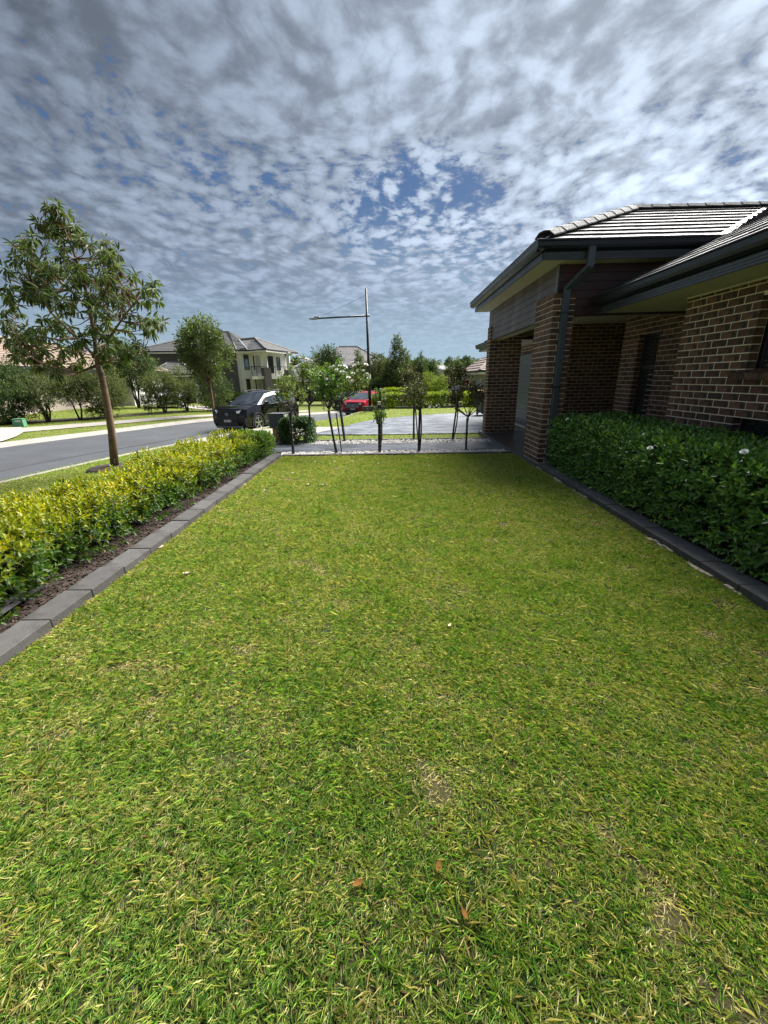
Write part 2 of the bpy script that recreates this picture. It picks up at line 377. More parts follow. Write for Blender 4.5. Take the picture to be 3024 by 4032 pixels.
def sheet(name, X, Y, Z, m):
    ny, nx = X.shape; me = bpy.data.meshes.new(name)
    me.vertices.add(nx*ny); me.vertices.foreach_set('co', np.stack([X, Y, Z], -1).reshape(-1).astype(np.float32))
    i = np.arange(ny-1)[:, None]*nx+np.arange(nx-1)[None]; f = np.stack([i, i+1, i+nx+1, i+nx], -1).reshape(-1)
    n = (nx-1)*(ny-1); me.loops.add(4*n); me.loops.foreach_set('vertex_index', f.astype(np.int32))
    me.polygons.add(n); me.polygons.foreach_set('loop_start', (np.arange(n)*4).astype(np.int32)); me.polygons.foreach_set('use_smooth', [True]*n)
    me.update(calc_edges=True); return structure(link(name, me, m))
def grassground(name, c1, c2, c3, s1=0.9, s2=14):
    m = bpy.data.materials.new(name); m.use_nodes = True; k = NT(m.node_tree); b = k.n['Principled BSDF']; b.inputs['Roughness'].default_value = 0.85; b.inputs['Specular IOR Level'].default_value = 0.15
    o = k.new('ShaderNodeTexCoord').outputs['Object']
    c = k.mix(k.sstep(k.noise(o, s2, 5, 0.7), 0.38, 0.62), c1, c2); c = k.mix(k.sstep(k.noise(o, s1, 4, 0.6), 0.42, 0.7), c, c3)
    c = k.mix(k.mapr(k.noise(o, 55, 3, 0.7), 0.3, 0.7, 0.0, 0.55), c, (0.015, 0.022, 0.006)); k.link(c, b.inputs['Base Color'])
    bp = k.new('ShaderNodeBump'); bp.inputs['Strength'].default_value = 0.9; bp.inputs['Distance'].default_value = 0.03
    k.link(k.noise(o, 45, 5, 0.75), bp.inputs['Height']); k.link(bp.outputs[0], b.inputs['Normal']); return m
M_GROUND = grassground('verge_grass_mat', (0.10, 0.14, 0.022), (0.17, 0.20, 0.035), (0.22, 0.22, 0.06))
M_LAWNSOIL = grassground('lawn_soil_mat', (0.030, 0.042, 0.012), (0.060, 0.058, 0.022), (0.11, 0.092, 0.045), 2.2, 26)
gx, gy = np.meshgrid(_grid(-1500, -26, 9, 1500, 0.3), _grid(-900, -6, 44, 2200, 0.3))
gz = T(gx, gy); _in = inpoly(gx, gy, ROADPOLY); gz = np.where(_in, gz-0.3, gz)
_pr = inpoly(gx, gy, PROPERTY); gz = np.where(_pr, -0.45, gz)
sheet('ground', gx, gy, gz, M_GROUND)

# road, kerbs
M_ASPH = mat('asphalt', (0.050, 0.054, 0.061), 0.75, 0.22, 0.7, 0.5, 160, stain=((0.042, 0.044, 0.049), 0.45))
M_KERB = mat('kerb_concrete', (0.27, 0.25, 0.22), 0.85, 0.25, 1.6, 0.4, 70, stain=((0.24, 0.22, 0.19), 1.2))
M_PATH = mat('path_concrete', (0.29, 0.26, 0.225), 0.85, 0.22, 1.3, 0.35, 80, stain=((0.29, 0.26, 0.22), 0.9))
w = np.linspace(0, 1, 14)[None, :, None]; RP = NK[:, None]*(1-w)+FK[:, None]*w
rz = T(RP[..., 0], RP[..., 1])-0.11+0.07*(1-(2*w[..., 0]-1)**2)
sheet('road', RP[..., 0], RP[..., 1], rz, M_ASPH)
def kerb(name, K, side):
    t = np.gradient(K, axis=0); t /= np.linalg.norm(t, axis=1, keepdims=True); nrm = np.stack([-t[:, 1], t[:, 0]], 1)*side   # into the road
    prof = [(-0.17, -0.12), (-0.17, 0.018), (-0.02, 0.018), (0.05, -0.03), (0.12, -0.085), (0.38, -0.098), (0.38, -0.2)]
    X = np.stack([K[:, 0]+nrm[:, 0]*a for a, b in prof], 1); Y = np.stack([K[:, 1]+nrm[:, 1]*a for a, b in prof], 1)
    z0 = T(K[:, 0], K[:, 1]); Z = np.stack([z0+b for a, b in prof], 1); return sheet(name, X, Y, Z, M_KERB)
kerb('near_kerb', NK, 1); kerb('far_kerb', FK, -1)
# a dark tar seam that wanders along the road
sm = NK*0.74+FK*0.26; X = np.stack([sm[:, 0]-0.02, sm[:, 0]+0.03], 1)+0.12*np.sin(np.arange(140)*0.5)[:, None]; Y = np.stack([sm[:, 1]]*2, 1)
sheet('road_seam', X, Y, T(X, Y)-0.11+0.07*(1-(0.48)**2)+0.006, mat('tar', (0.03, 0.032, 0.036), 0.6, 0.1))
def ribbon(name, A, B, n, m, dz=0.03, cross=5):
    A = spline(A, n); B = spline(B, n); w = np.linspace(0, 1, cross)[None, :, None]; P = A[:, None]*(1-w)+B[:, None]*w
    return sheet(name, P[..., 0], P[..., 1], T(P[..., 0], P[..., 1])+dz, m)
ribbon('footpath', [(-21.5, 9), (-18.9, 14.4), (-17.2, 17.75), (-14.4, 21.8), (-11.75, 25.7), (-9.6, 30), (-7.2, 35)], [(-20, 8), (-17.3, 13.6), (-15.75, 16.6), (-13.4, 20.5), (-11.0, 24.7), (-8.9, 29.3), (-6.4, 34.5)], 60, M_PATH)
ribbon('driveway_apron', [(-14.1, 14.5), (-15.2, 16.6), (-17.0, 18.6)], [(-15.6, 8.3), (-17.6, 12.6), (-20.6, 17.4)], 14, mat('apron_concrete', (0.32, 0.29, 0.255), 0.85, 0.15, 1.2, 0.3, 80), 0.045)
ribbon('driveway_apron', [(-9.2, 27.0), (-11.2, 28.3), (-18, 33)], [(-8.2, 29.2), (-10.2, 30.8), (-17.0, 36)], 14, M_PATH, 0.045)
M_MULCH = mat('mulch', (0.028, 0.018, 0.013), 0.95, 0.5, 22, 1.0, 60, stain=((0.060, 0.038, 0.025), 30))
ribbon('mulch_bed', [(-20.4, 18.6), (-18.2, 20.6), (-16.2, 22.9), (-13.4, 27.2)], [(-21.4, 20), (-19.0, 22.2), (-16.8, 24.2), (-14.2, 28.6)], 30, M_MULCH, 0.025)

# our own driveway: charcoal stencilled concrete, a plain crossover to the street
def slate(name='stamped_concrete', f=1.0):
    m = bpy.data.materials.new(name); m.use_nodes = True; k = NT(m.node_tree); b = k.n['Principled BSDF']
    o = k.new('ShaderNodeTexCoord').outputs['Object']; mp = k.new('ShaderNodeMapping'); k.link(o, mp.inputs[0]); mp.inputs['Scale'].default_value = (0.55, 1.5, 1)
    st = k.noise(mp.outputs[0], 2.6, 6, 0.65, 0.8); fi = k.noise(mp.outputs[0], 14, 4, 0.7)
    c = k.mix(k.sstep(st, 0.42, 0.58), (0.045*f, 0.053*f, 0.066*f), (0.19*f, 0.21*f, 0.24*f)); c = k.mix(k.mapr(fi, 0.3, 0.7, 0, 0.45), c, (0.05, 0.055, 0.065))
    br = k.new('ShaderNodeTexBrick'); k.link(o, br.inputs[0]); br.inputs['Scale'].default_value = 1.0; br.inputs['Mortar Size'].default_value = 0.008
    br.inputs['Brick Width'].default_value = 0.62; br.inputs['Row Height'].default_value = 0.42; br.offset = 0.37
    br.inputs[1].default_value = (0, 0, 0, 1); br.inputs[2].default_value = (0, 0, 0, 1); br.inputs[3].default_value = (1, 1, 1, 1)
    c = k.mix(k.math('MULTIPLY', br.outputs['Color'], 0.55), c, (0.21*f, 0.23*f, 0.26*f)); k.link(c, b.inputs['Base Color'])
    k.link(k.mapr(fi, 0.2, 0.8, 0.5, 0.75), b.inputs['Roughness']); b.inputs['Specular IOR Level'].default_value = 0.3
    bp = k.new('ShaderNodeBump'); bp.inputs['Strength'].default_value = 0.5; bp.inputs['Distance'].default_value = 0.012
    k.link(k.math('SUBTRACT', st, k.math('MULTIPLY', br.outputs['Fac'], 0.5)), bp.inputs['Height']); k.link(bp.outputs[0], b.inputs['Normal']); return m
M_SLATE = slate()
ribbon('driveway', [(4.1, 12.32), (2.7, 12.38), (-.7, 12.58), (-2.72, 13.55)], [(4.4, 20.2), (1.55, 19.7), (-.95, 17.5), (-1.72, 15.4)], 30, M_SLATE, 0.035, 24)
ribbon('crossover', [(-2.72, 13.52), (-3.6, 13.15), (-5.2, 13.2), (-7.3, 13.4)], [(-1.74, 15.36), (-2.6, 15.9), (-4.2, 16.9), (-6.2, 17.35)], 24, M_PATH, 0.033, 16)
# front path and pebble strips (their own level, inside the lot)
def slabbox(name, x0, x1, y0, y1, z0, z1, m):
    return structure(MB().box(x0, x1, y0, y1, z0, z1).build(name, m))
M_SLATE_SHADED = slate('shaded_stamped_concrete', 0.55)  # driveway concrete made darker: the shade on the front path put into colour
slabbox('front_path', -3.05, 0.66, 9.20, 10.32, -0.3, -0.062, M_SLATE_SHADED)
slabbox('front_path', 0.685, 2.60, 9.20, 10.32, -0.3, -0.060, M_SLATE_SHADED)
M_BED = mat('pebble_bed_soil', (0.20, 0.18, 0.16), 0.95, 0.3, 20, 0.6, 60)
slabbox('pebble_bed', -2.55, 2.60, 8.72, 9.195, -0.3, -0.09, M_BED)
slabbox('pebble_bed', -2.9, 2.60, 10.325, 10.98, -0.3, -0.10, M_BED)
slabbox('grass_strip', -2.9, 2.68, 11.10, 12.2, -0.5, -0.11, M_GROUND)
slabbox('lawn', -2.33, 2.62, -3.0, 8.60, -0.4, -0.062, M_LAWNSOIL)
slabbox('garden_bed', -4.0, -2.47, -3.0, 8.9, -0.5, -0.025, M_MULCH)
slabbox('garden_bed', -4.0, -2.9, 8.905, 12.2, -0.5, -0.13, M_MULCH)
slabbox('garden_bed', 2.70, 3.96, -3.0, 7.25, -0.5, -0.012, M_MULCH)
# ---------------------------------------------------------------- the brick house on the right
M_BRICK = mat('brick_brown', (0.128, 0.064, 0.042), 0.85, 0.30, 11, 0.5, 90, rnd=0.42, stain=((0.040, 0.027, 0.024), 9))
M_MORTAR = mat('mortar', (0.74, 0.62, 0.50), 0.95, 0.12, 20, 0.4, 120)
M_DARK = mat('slate_grey_paint', (0.014, 0.017, 0.023), 0.36, 0.06, 5, spec=0.5)
M_SOFFIT = mat('soffit_cream', (0.52, 0.49, 0.37), 0.7, 0.05, 2)
M_TILE = mat('roof_tile_charcoal', (0.068, 0.067, 0.074), 0.62, 0.12, 5, 0.0, 60, rnd=0.15, spec=0.18)
M_CAP = mat('ridge_cap_grey', (0.075, 0.075, 0.075), 0.8, 0.2, 9, 0.4, 60, rnd=0.1)
M_BLACK = mat('black_frame', (0.008, 0.008, 0.010), 0.35, 0.0)
M_FLOOR = mat('porch_tile', (0.035, 0.033, 0.034), 0.35, 0.2, 6, rnd=0.08)
M_SLABEDGE = mat('slab_edge', (0.085, 0.09, 0.092), 0.7, 0.15, 8)
M_GLASS = glassmat('window_glass')
def wood(name, c1, c2, rough=0.55):
    m = bpy.data.materials.new(name); m.use_nodes = True; k = NT(m.node_tree); b = k.n['Principled BSDF']; b.inputs['Roughness'].default_value = rough
    o = k.new('ShaderNodeTexCoord').outputs['Object']; oi = k.new('ShaderNodeObjectInfo')
    ad = k.new('ShaderNodeVectorMath', operation='ADD'); k.link(o, ad.inputs[0]); cc = k.new('ShaderNodeCombineXYZ'); k.link(k.math('MULTIPLY', oi.outputs['Random'], 17.0), cc.inputs[1]); k.link(k.math('MULTIPLY', oi.outputs['Random'], 5.0), cc.inputs[2]); k.link(cc.outputs[0], ad.inputs[1])
    mp = k.new('ShaderNodeMapping'); k.link(ad.outputs[0], mp.inputs[0]); mp.inputs['Scale'].default_value = (1.6, 1.6, 9)
    g = k.noise(mp.outputs[0], 1.7, 5, 0.6, 2.2)
    rings = k.math('FRACT', k.math('MULTIPLY', g, 7.0)); rings = k.math('ABSOLUTE', k.math('SUBTRACT', rings, 0.5))
    c = k.mix(k.sstep(rings, 0.08, 0.42), c1, c2); c = k.mix(k.sstep(k.noise(o, 2.2, 3), 0.4, 0.75), c, tuple(x*1.5 for x in c2)); k.link(c, b.inputs['Base Color']); return m
M_BOARD_W = wood('board_weathered', (0.022, 0.014, 0.013), (0.105, 0.078, 0.068), 0.5)
M_BOARD_S = wood('board_oxblood', (0.028, 0.009, 0.010), (0.040, 0.013, 0.014), 0.45)

HOUSE = thing('brick_house', 'dark brown brick house with charcoal tiled roof and timber boarded entry portico', 'house', (2.6, 6.0, 0.0))
HO = np.array((2.6, 6.0, 0.0)); PITCH = 0.454
BH, BG = 0.076, 0.086
_bm = {}
BRICKS_LEFT = [300]
def brickmesh(L, D):
    key = (round(L, 3), round(D, 3))
    if key not in _bm:
        mb = MB().box(0, L, 0, D, 0, BH); me = bpy.data.meshes.new('brick'); me.from_pydata(mb.v, [], mb.f)
        bm = bmesh.new(); bm.from_mesh(me); bmesh.ops.bevel(bm, geom=list(bm.edges), offset=0.0025, segments=1, affect='EDGES'); bm.to_mesh(me); bm.free()
        me.materials.append(M_BRICK); _bm[key] = me
    return _bm[key]
JOINED = {}
def lay(part, o, u, nin, z, s0, s1, D=0.10, single=True, jit=True):
    """one brick from s0 to s1 along u; nin points into the wall"""
    if s1-s0 < 0.025: return
    u = np.array(u, float); nin = np.array(nin, float); p = np.array(o, float)+u*s0+np.array((0, 0, z))
    if jit: p = p+nin*random.uniform(-0.0015, 0.0015)
    if single and BRICKS_LEFT[0] > 0:
        BRICKS_LEFT[0] -= 1
        ob = link('brick', brickmesh(s1-s0, D), None, part)
        x, y = u, nin; zc = np.cross(x, y)
        if zc[2] < 0:                                    # keep it right-handed: start from the other end
            p = p+u*(s1-s0); x = -u; zc = np.cross(x, y)
        ob.matrix_local = Matrix.Translation(Vector(p-HO)) @ Matrix(((x[0], y[0], zc[0]), (x[1], y[1], zc[1]), (x[2], y[2], zc[2]))).to_4x4()
    else:
        mb = JOINED.setdefault('all', MB(HO)); L = s1-s0
        mb.obox(p+u*L/2+nin*D/2+np.array((0, 0, BH/2)), u*L/2, nin*D/2, (0, 0, BH/2))
def course_bricks(length, odd, first_half=0.110):
    out = []; s = 0.0
    if odd: out.append((0.0, first_half)); s = first_half+0.010
    while s < length-0.02: out.append((s, min(s+0.230, length))); s += 0.240
    return out
def wall(name, o, u, nin, length, z0, z1, openings=(), single=True, thick=0.105, cut=None, parity=0):
    """mortar backing with real bricks in stretcher bond; openings are (s0, s1, z0, z1)"""
    o = np.array(o, float); u = np.array(u, float); nin = np.array(nin, float); n = int(round((z1-z0)/BG))
    mb = MB(HO); segs = sorted({0.0, length}|{v for a in openings for v in a[:2] if 0 < v < length})
    for a, b in zip(segs[:-1], segs[1:]):
        zs = [z0]; hs = sorted([(c, d) for (p, q, c, d) in openings if p <= a+1e-6 and q >= b-1e-6])
        for c, d in hs: zs += [c, d]
        zs.append(z1)
        ga = 0.005 if any(abs(a-q) < 1e-6 for (p, q, _, _) in openings) else 0; gb = 0.005 if any(abs(b-p) < 1e-6 for (p, q, _, _) in openings) else 0
        for c, d in zip(zs[::2], zs[1::2]):
            if d-c > 0.005: mb.obox(o+u*(a+ga+b-gb)/2+nin*(0.0025+thick/2)+np.array((0, 0, (c+d)/2)), u*(b-gb-a-ga)/2, nin*thick/2, (0, 0, (d-c)/2))
    part = mb.build(name, M_MORTAR, HOUSE)
    order = []
    for i in range(n):
        z = z0+i*BG+0.008; odd = (i+parity) % 2
        for a, b in course_bricks(length, odd):
            sp = [(a, b)]
            for (p, q, c, d) in openings:
                if z+BH*0.5 > c and z+BH*0.5 < d:
                    sp = [w for (e, f) in sp for w in ((e, min(f, p)), (max(e, q), f)) if w[1]-w[0] > 0.025]
            for e, f in sp: order.append((z, e, f))
    for z, e, f in order: lay(part, o, u, nin, z, e, f, single=single)
    return part
def pillar(name, x0, x1, y0, y1, z1, single=True):
    """a square brick pier, its corner bricks turning the corner; west and south faces are seen"""
    part = MB(HO).box(x0+0.0025, x1-0.0025, y0+0.0025, y1-0.0025, 0.0, z1-0.012).build(name, M_MORTAR, HOUSE)
    for i in range(int(round(z1/BG))):
        z = i*BG+0.008; Lw, Ls = y1-y0, x1-x0
        if i % 2 == 0:
            for a, b in course_bricks(Lw, False): lay(part, (x0, y0, 0), (0, 1, 0), (1, 0, 0), z, a, b, 0.11, single)
            for a, b in course_bricks(Ls-0.12, False): lay(part, (x0+0.12, y0, 0), (1, 0, 0), (0, 1, 0), z, a, b, 0.11, single)
        else:
            for a, b in course_bricks(Ls, False): lay(part, (x0, y0, 0), (1, 0, 0), (0, 1, 0), z, a, b, 0.11, single)
            for a, b in course_bricks(Lw-0.12, False): lay(part, (x0, y0+0.12, 0), (0, 1, 0), (1, 0, 0), z, a, b, 0.11, single)
        # the hidden faces get a plain skin of the same courses
        jm = JOINED.setdefault('all', MB(HO)); jm.box(x1-0.04, x1, y0+0.24, y1, z, z+BH); jm.box(x0+0.24, x1-0.045, y1-0.04, y1, z, z+BH)
    return part
WX, WY = 3.955, 6.012                                    # corner of the projecting front room
UPW = (4.822, 1.52, 2.27); LOW = (4.822, 0.42, 1.01)
S = lambda y: WY-y
wall('front_room_wall', (WX, WY, 0), (0, -1, 0), (1, 0, 0), 3.6, -0.02, 2.44, [(S(UPW[0]), 3.6, 1.424, 2.27), (S(LOW[0]), 3.6, LOW[1], LOW[2])])
pillar('entry_pillar', 2.645, 2.995, 7.26, 8.09, 2.752)
pillar('entry_pillar', 2.665, 3.495, 11.61, 11.96, 2.752, True)
wall('porch_side_wall', (4.89, 9.222, 0), (0, -1, 0), (1, 0, 0), 3.2, 0.0, 2.75, [(0.585, 1.22, 0.05, 2.235)])
wall('porch_back_wall', (4.54, 11.22, 0), (1, 0, 0), (0, 1, 0), 1.75, 0.0, 2.71, single=False)
wall('porch_end_wall', (6.15, 9.1, 0), (0, 1, 0), (1, 0, 0), 2.1, 0.0, 2.71, single=False)
wall('garage_wall', (4.42, 11.22, 0), (0, 1, 0), (1, 0, 0), 6.0, -0.13, 2.71, [(0.78, 5.7, -0.13, 2.21)], single=False)
wall('porch_side_return', (4.99, 9.222, 0), (1, 0, 0), (0, -1, 0), 1.2, 0.0, 2.71, single=False)
wall('front_room_return', (WX+0.12, WY, 0), (1, 0, 0), (0, -1, 0), 0.9, 0.0, 2.44, single=False)
stuff(JOINED['all'].build('brickwork', M_BRICK, HOUSE))
# sloping brick sill under the upper window
sill = MB(HO).prism([(WX-0.086, 4.918, 1.423), (WX-0.086, 4.918, 1.489), (WX+0.11, 4.918, 1.531), (WX+0.11, 4.918, 1.464)], (0, -2.4, 0)).build('window_sill', M_MORTAR, HOUSE)
y = 4.925
while y > 2.5:
    b = MB(HO).prism([(WX-0.090, y, 1.420), (WX-0.090, y, 1.493), (WX+0.11, y, 1.535), (WX+0.11, y, 1.462)], (0, -0.076, 0)).build('sill_brick', M_BRICK, sill, bevel=0.003); y -= 0.086
def window(name, part_y0, y1, z0, z1, x, depth=0.10, rails=(), blinds=True, parent=HOUSE, t=0.045):
    """a dark aluminium window set back in a west-facing wall"""
    f = MB(HO); f.box(x+depth, x+depth+0.05, part_y0, part_y0-t, z0, z1); f.box(x+depth, x+depth+0.05, y1+t, y1, z0, z1)
    f.box(x+depth, x+depth+0.05, part_y0-t, y1+t, z0, z0+t); f.box(x+depth, x+depth+0.05, part_y0-t, y1+t, z1-t, z1)
    for r in rails: f.box(x+depth, x+depth+0.048, part_y0-t, y1+t, r-0.035, r+0.035)
    fr = f.build(name, M_BLACK, parent, bevel=0.004)
    MB(HO).box(x+depth+0.02, x+depth+0.028, part_y0-t, y1+t, z0+t, z1-t).build('pane', M_GLASS, fr)
    return fr
window('upper_window', UPW[0], 2.5, UPW[1]+0.02, UPW[2], WX, 0.115)
lw = window('lower_window', LOW[0], 2.5, LOW[1], LOW[2], WX, 0.115)
for i in range(4): MB(HO).box(WX+0.118, WX+0.15, LOW[0]-0.42, 2.56, LOW[1]+0.10+i*0.13, LOW[1]+0.112+i*0.13).build('louvre', mat('louvre_grey', (0.30, 0.34, 0.38), 0.3, 0.0), lw)
pw = window('porch_window', 8.635, 8.003, 0.62, 2.23, 4.89, 0.10, rails=(1.62,))
MB(HO).box(4.99, 5.02, 8.62, 8.01, 0.05, 0.61).build('panel', mat('white_panel', (0.55, 0.60, 0.62), 0.5, 0.05), pw)
for i in range(9): MB(HO).box(4.985, 4.992, 8.30, 8.05, 0.72+i*0.095, 0.735+i*0.095).build('slat', mat('blind_grey', (0.25, 0.27, 0.29), 0.5, 0.0), pw)
# lintel over the porch window hidden in brick; porch slab, tiles
MB(HO).box(2.612, 6.3, 7.2, 12.1, -0.25, -0.012).build('porch_slab', M_SLABEDGE, HOUSE)
ps = MB(HO).box(2.605, 6.3, 7.2, 12.1, -0.0115, -0.006).build('porch_floor', mat('grout_light', (0.20, 0.19, 0.18), 0.9, 0.1), HOUSE)
for i, (xa, xb) in enumerate([(2.602, 3.085), (3.092, 3.69), (3.697, 4.29), (4.297, 4.88)]):
    yy = 7.22
    while yy < 12.0:
        MB(HO).box(xa, xb, yy, min(yy+1.19, 12.1), -0.008, 0.0).build('floor_tile', M_FLOOR, ps); yy += 1.197
for yy in np.arange(7.2, 12.05, 0.62): MB(HO).box(2.594, 2.603, yy+0.003, min(yy+0.617, 12.1), -0.17, -0.004).build('edge_tile', M_SLABEDGE, ps)
# ceiling and soffits
MB(HO).box(3.0, 6.3, 7.35, 12.0, 2.72, 2.74).build('porch_ceiling', M_SOFFIT, HOUSE)
MB(HO).box(2.33, 2.70, 7.05, 12.15, 3.172, 3.182).build('portico_soffit', M_SOFFIT, HOUSE)
MB(HO).box(2.705, 5.4, 7.05, 7.34, 3.171, 3.181).build('portico_soffit', M_SOFFIT, HOUSE)
MB(HO).box(3.39, 4.95, -3.0, 7.20, 2.443, 2.453).build('eave_soffit', M_SOFFIT, HOUSE)
MB(HO).box(WX-0.02, WX, -3, WY-0.001, 2.425, 2.4425).build('soffit_bead', M_SOFFIT, HOUSE)
# fascia, gutters
def fascia(name, A, B, out, z0, z1, parent=HOUSE):
    A = np.array(A, float); B = np.array(B, float); out = np.array(out, float); d = (B-A)/2; L = d/np.linalg.norm(d)
    mb = MB(HO); h = (z1-z0)
    mb.obox((A+B)/2-out*0.008+np.array((0, 0, (z0+z1)/2)), d, out*0.008, (0, 0, h/2))
    for i in range(3): mb.obox((A+B)/2+out*0.005+np.array((0, 0, z0+h*(0.14+0.25*i))), d, out*0.005, (0, 0, h*0.085))
    return mb.build(name, mat('fascia_metal', (0.045, 0.052, 0.066), 0.35, 0.05, 4, spec=0.6), parent)
def gutter(name, A, B, out, z, parent=HOUSE, w=0.115, slots=False):
    A = np.array(A, float); B = np.array(B, float); out = np.array(out, float); d = B-A
    prof = [(0, 0.0), (0.02, -0.012), (w*0.80, 0.012), (w*0.97, 0.045), (w, 0.098), (w+0.012, 0.110), (w+0.012, 0.122), (w-0.008, 0.122), (w-0.010, 0.05), (w*0.75, 0.022), (0.006, 0.01)]
    return MB(HO).prism([A+out*a+np.array((0, 0, z+b)) for a, b in prof], d).build(name, M_DARK, parent)
fascia('fascia', (2.33, 7.05, 0), (2.33, 12.15, 0), (-1, 0, 0), 3.165, 3.285); fascia('fascia', (2.33, 7.05, 0), (5.2, 7.05, 0), (0, -1, 0), 3.165, 3.285)
gutter('gutter', (2.32, 6.93, 0), (2.32, 12.25, 0), (-1, 0, 0), 3.285); gutter('gutter', (2.21, 7.05, 0), (4.75, 7.05, 0), (0, -1, 0), 3.285)
fascia('fascia', (3.39, -3, 0), (3.39, 7.16, 0), (-1, 0, 0), 2.436, 2.555); gutter('gutter', (3.382, -3, 0), (3.382, 7.2, 0), (-1, 0, 0), 2.555)
MB(HO).box(3.39, 3.41, -3, 7.2, 2.54, 2.66).build('fascia_board', M_DARK, HOUSE)
MB(HO).box(2.335, 2.355, 7.06, 12.1, 3.28, 3.39).build('fascia_board', M_DARK, HOUSE); MB(HO).box(2.36, 5.0, 7.055, 7.075, 3.28, 3.39).build('fascia_board', M_DARK, HOUSE)
# timber boards
def boards(face, zs, A, B, out, m, t=0.012):
    A = np.array(A, float); B = np.array(B, float); out = np.array(out, float)
    for z0, z1 in zip(zs[:-1], zs[1:]):
        c = (A+B)/2+np.array((0, 0, (z0+z1)/2)); h = (z1-z0-0.006)/2
        ob = MB(c).obox(c-out*t/2, (B-A)/2, out*t/2, (0, 0, h)).build('board', m, face, bevel=0.002); ob.location = Vector(c-HO)
ZB = [2.425+i*0.1245 for i in range(7)]
wf = MB(HO).box(2.7135, 2.78, 8.09, 11.61, 2.43, 3.17).box(2.7135, 2.78, 7.348, 8.085, 2.756, 3.17).box(2.7135, 2.78, 11.615, 12.02, 2.756, 3.17).build('west_boarding', M_BLACK, HOUSE)
zlow = [ZB[0], ZB[1], ZB[2], 2.757]
boards(wf, ZB[:4], (2.70, 8.095, 0), (2.70, 11.605, 0), (-1, 0, 0), M_BOARD_W); boards(wf, [2.7985, ZB[4], ZB[5], ZB[6]+0.002], (2.70, 7.335, 0), (2.70, 12.02, 0), (-1, 0, 0), M_BOARD_W)
boards(wf, [2.757, 2.7985], (2.70, 7.335, 0), (2.70, 8.09, 0), (-1, 0, 0), M_BOARD_W); boards(wf, [2.757, 2.7985], (2.70, 11.61, 0), (2.70, 12.02, 0), (-1, 0, 0), M_BOARD_W)
MB(HO).box(2.676, 2.699, 7.30, 7.334, 2.756, 3.17).build('corner_trim', mat('trim_grey', (0.20, 0.19, 0.185), 0.5, 0.08), HOUSE)
sf = MB(HO).box(3.0, 5.3, 7.3475, 7.42, 2.43, 3.17).box(2.716, 2.999, 7.3475, 7.42, 2.756, 3.17).build('south_boarding', M_BLACK, HOUSE)
boards(sf, ZB[:4], (3.0, 7.334, 0), (5.3, 7.334, 0), (0, -1, 0), M_BOARD_S); boards(sf, [2.7985, ZB[4], ZB[5], ZB[6]+0.002], (2.70, 7.334, 0), (5.3, 7.334, 0), (0, -1, 0), M_BOARD_S)
boards(sf, [2.757, 2.7985], (2.70, 7.334, 0), (2.999, 7.334, 0), (0, -1, 0), M_BOARD_S)
MB(HO).box(2.79, 3.0, 8.1, 11.6, 2.43, 2.74).box(2.80, 4.88, 7.43, 7.6, 2.435, 2.718).build('bulkhead', M_SOFFIT, HOUSE)
# porch lamp
lampb = MB(HO).lathe([(0.135, 0.0), (0.135, -0.02), (0.12, -0.025), (0.115, -0.045), (0.09, -0.075), (0.05, -0.095), (0.0, -0.10)], (3.78, 8.6, 2.718), 20).build('porch_light', mat('opal_glass', (0.42, 0.40, 0.33), 0.3, 0.05), HOUSE, smooth=True)
# downpipe
dp = MB(HO); dp.box(2.985, 3.085, 6.955, 7.03, 3.05, 3.29); dp.obox((2.915, 7.06, 2.98), (0.125, -0.055, 0.075), (0.03, 0.065, 0), (0.012, 0, 0.045))
dp = MB(HO)
def duct(pts, a, b):
    for p, q in zip(pts[:-1], pts[1:]):
        p = np.array(p, float); q = np.array(q, float); d = (q-p)/2; L = np.linalg.norm(d); e = d/L
        x = np.array((1.0, 0, 0)); yv = np.cross(e, x); yv /= np.linalg.norm(yv); x = np.cross(yv, e)
        dp.obox((p+q)/2, d+e*0.02, x*a/2, yv*b/2)
duct([(3.03, 6.985, 3.30), (3.03, 6.985, 3.06)], 0.10, 0.075); duct([(3.03, 6.985, 3.05), (2.82, 7.215, 2.80)], 0.10, 0.075); duct([(2.82, 7.215, 2.80), (2.82, 7.215, 0.10)], 0.10, 0.075); duct([(2.82, 7.213, 0.09), (2.84, 7.16, -0.03)], 0.10, 0.075)
dpo = dp.build('downpipe', mat('downpipe_blue_grey', (0.050, 0.062, 0.082), 0.33, 0.06, 4, spec=0.6), HOUSE, bevel=0.006)
for z in (2.44, 1.30): MB(HO).box(2.745, 2.895, 7.172, 7.1765, z, z+0.03).box(2.725, 2.745, 7.172, 7.26, z, z+0.03).box(2.895, 2.915, 7.172, 7.26, z, z+0.03).build('pipe_strap', M_DARK, dpo)
# garage door and eave
gd = MB(HO).box(4.485, 4.52, 11.95, 17.05, -0.12, 2.21).build('garage_door', M_DARK, HOUSE)
M_GD = mat('garage_panel', (0.070, 0.088, 0.108), 0.4, 0.08, 6)
for i in range(13): MB(HO).box(4.470, 4.486, 11.955, 17.045, -0.06+i*0.173, -0.06+i*0.173+0.160).build('door_panel', M_GD, gd, bevel=0.004)
MB(HO).box(4.35, 4.51, 12.0, 16.9, -0.14, -0.075).build('door_sill', mat('sill_concrete', (0.42, 0.41, 0.38), 0.8, 0.1), HOUSE)
MB(HO).box(3.62, 4.42, 12.3, 17.6, 2.47, 2.48).build('garage_soffit', M_SOFFIT, HOUSE)
fascia('fascia', (3.61, 12.25, 0), (3.61, 17.6, 0), (-1, 0, 0), 2.46, 2.57); gutter('gutter', (3.60, 12.2, 0), (3.60, 17.72, 0), (-1, 0, 0), 2.57)
fascia('fascia', (3.61, 17.6, 0), (9, 17.6, 0), (0, 1, 0), 2.46, 2.57)
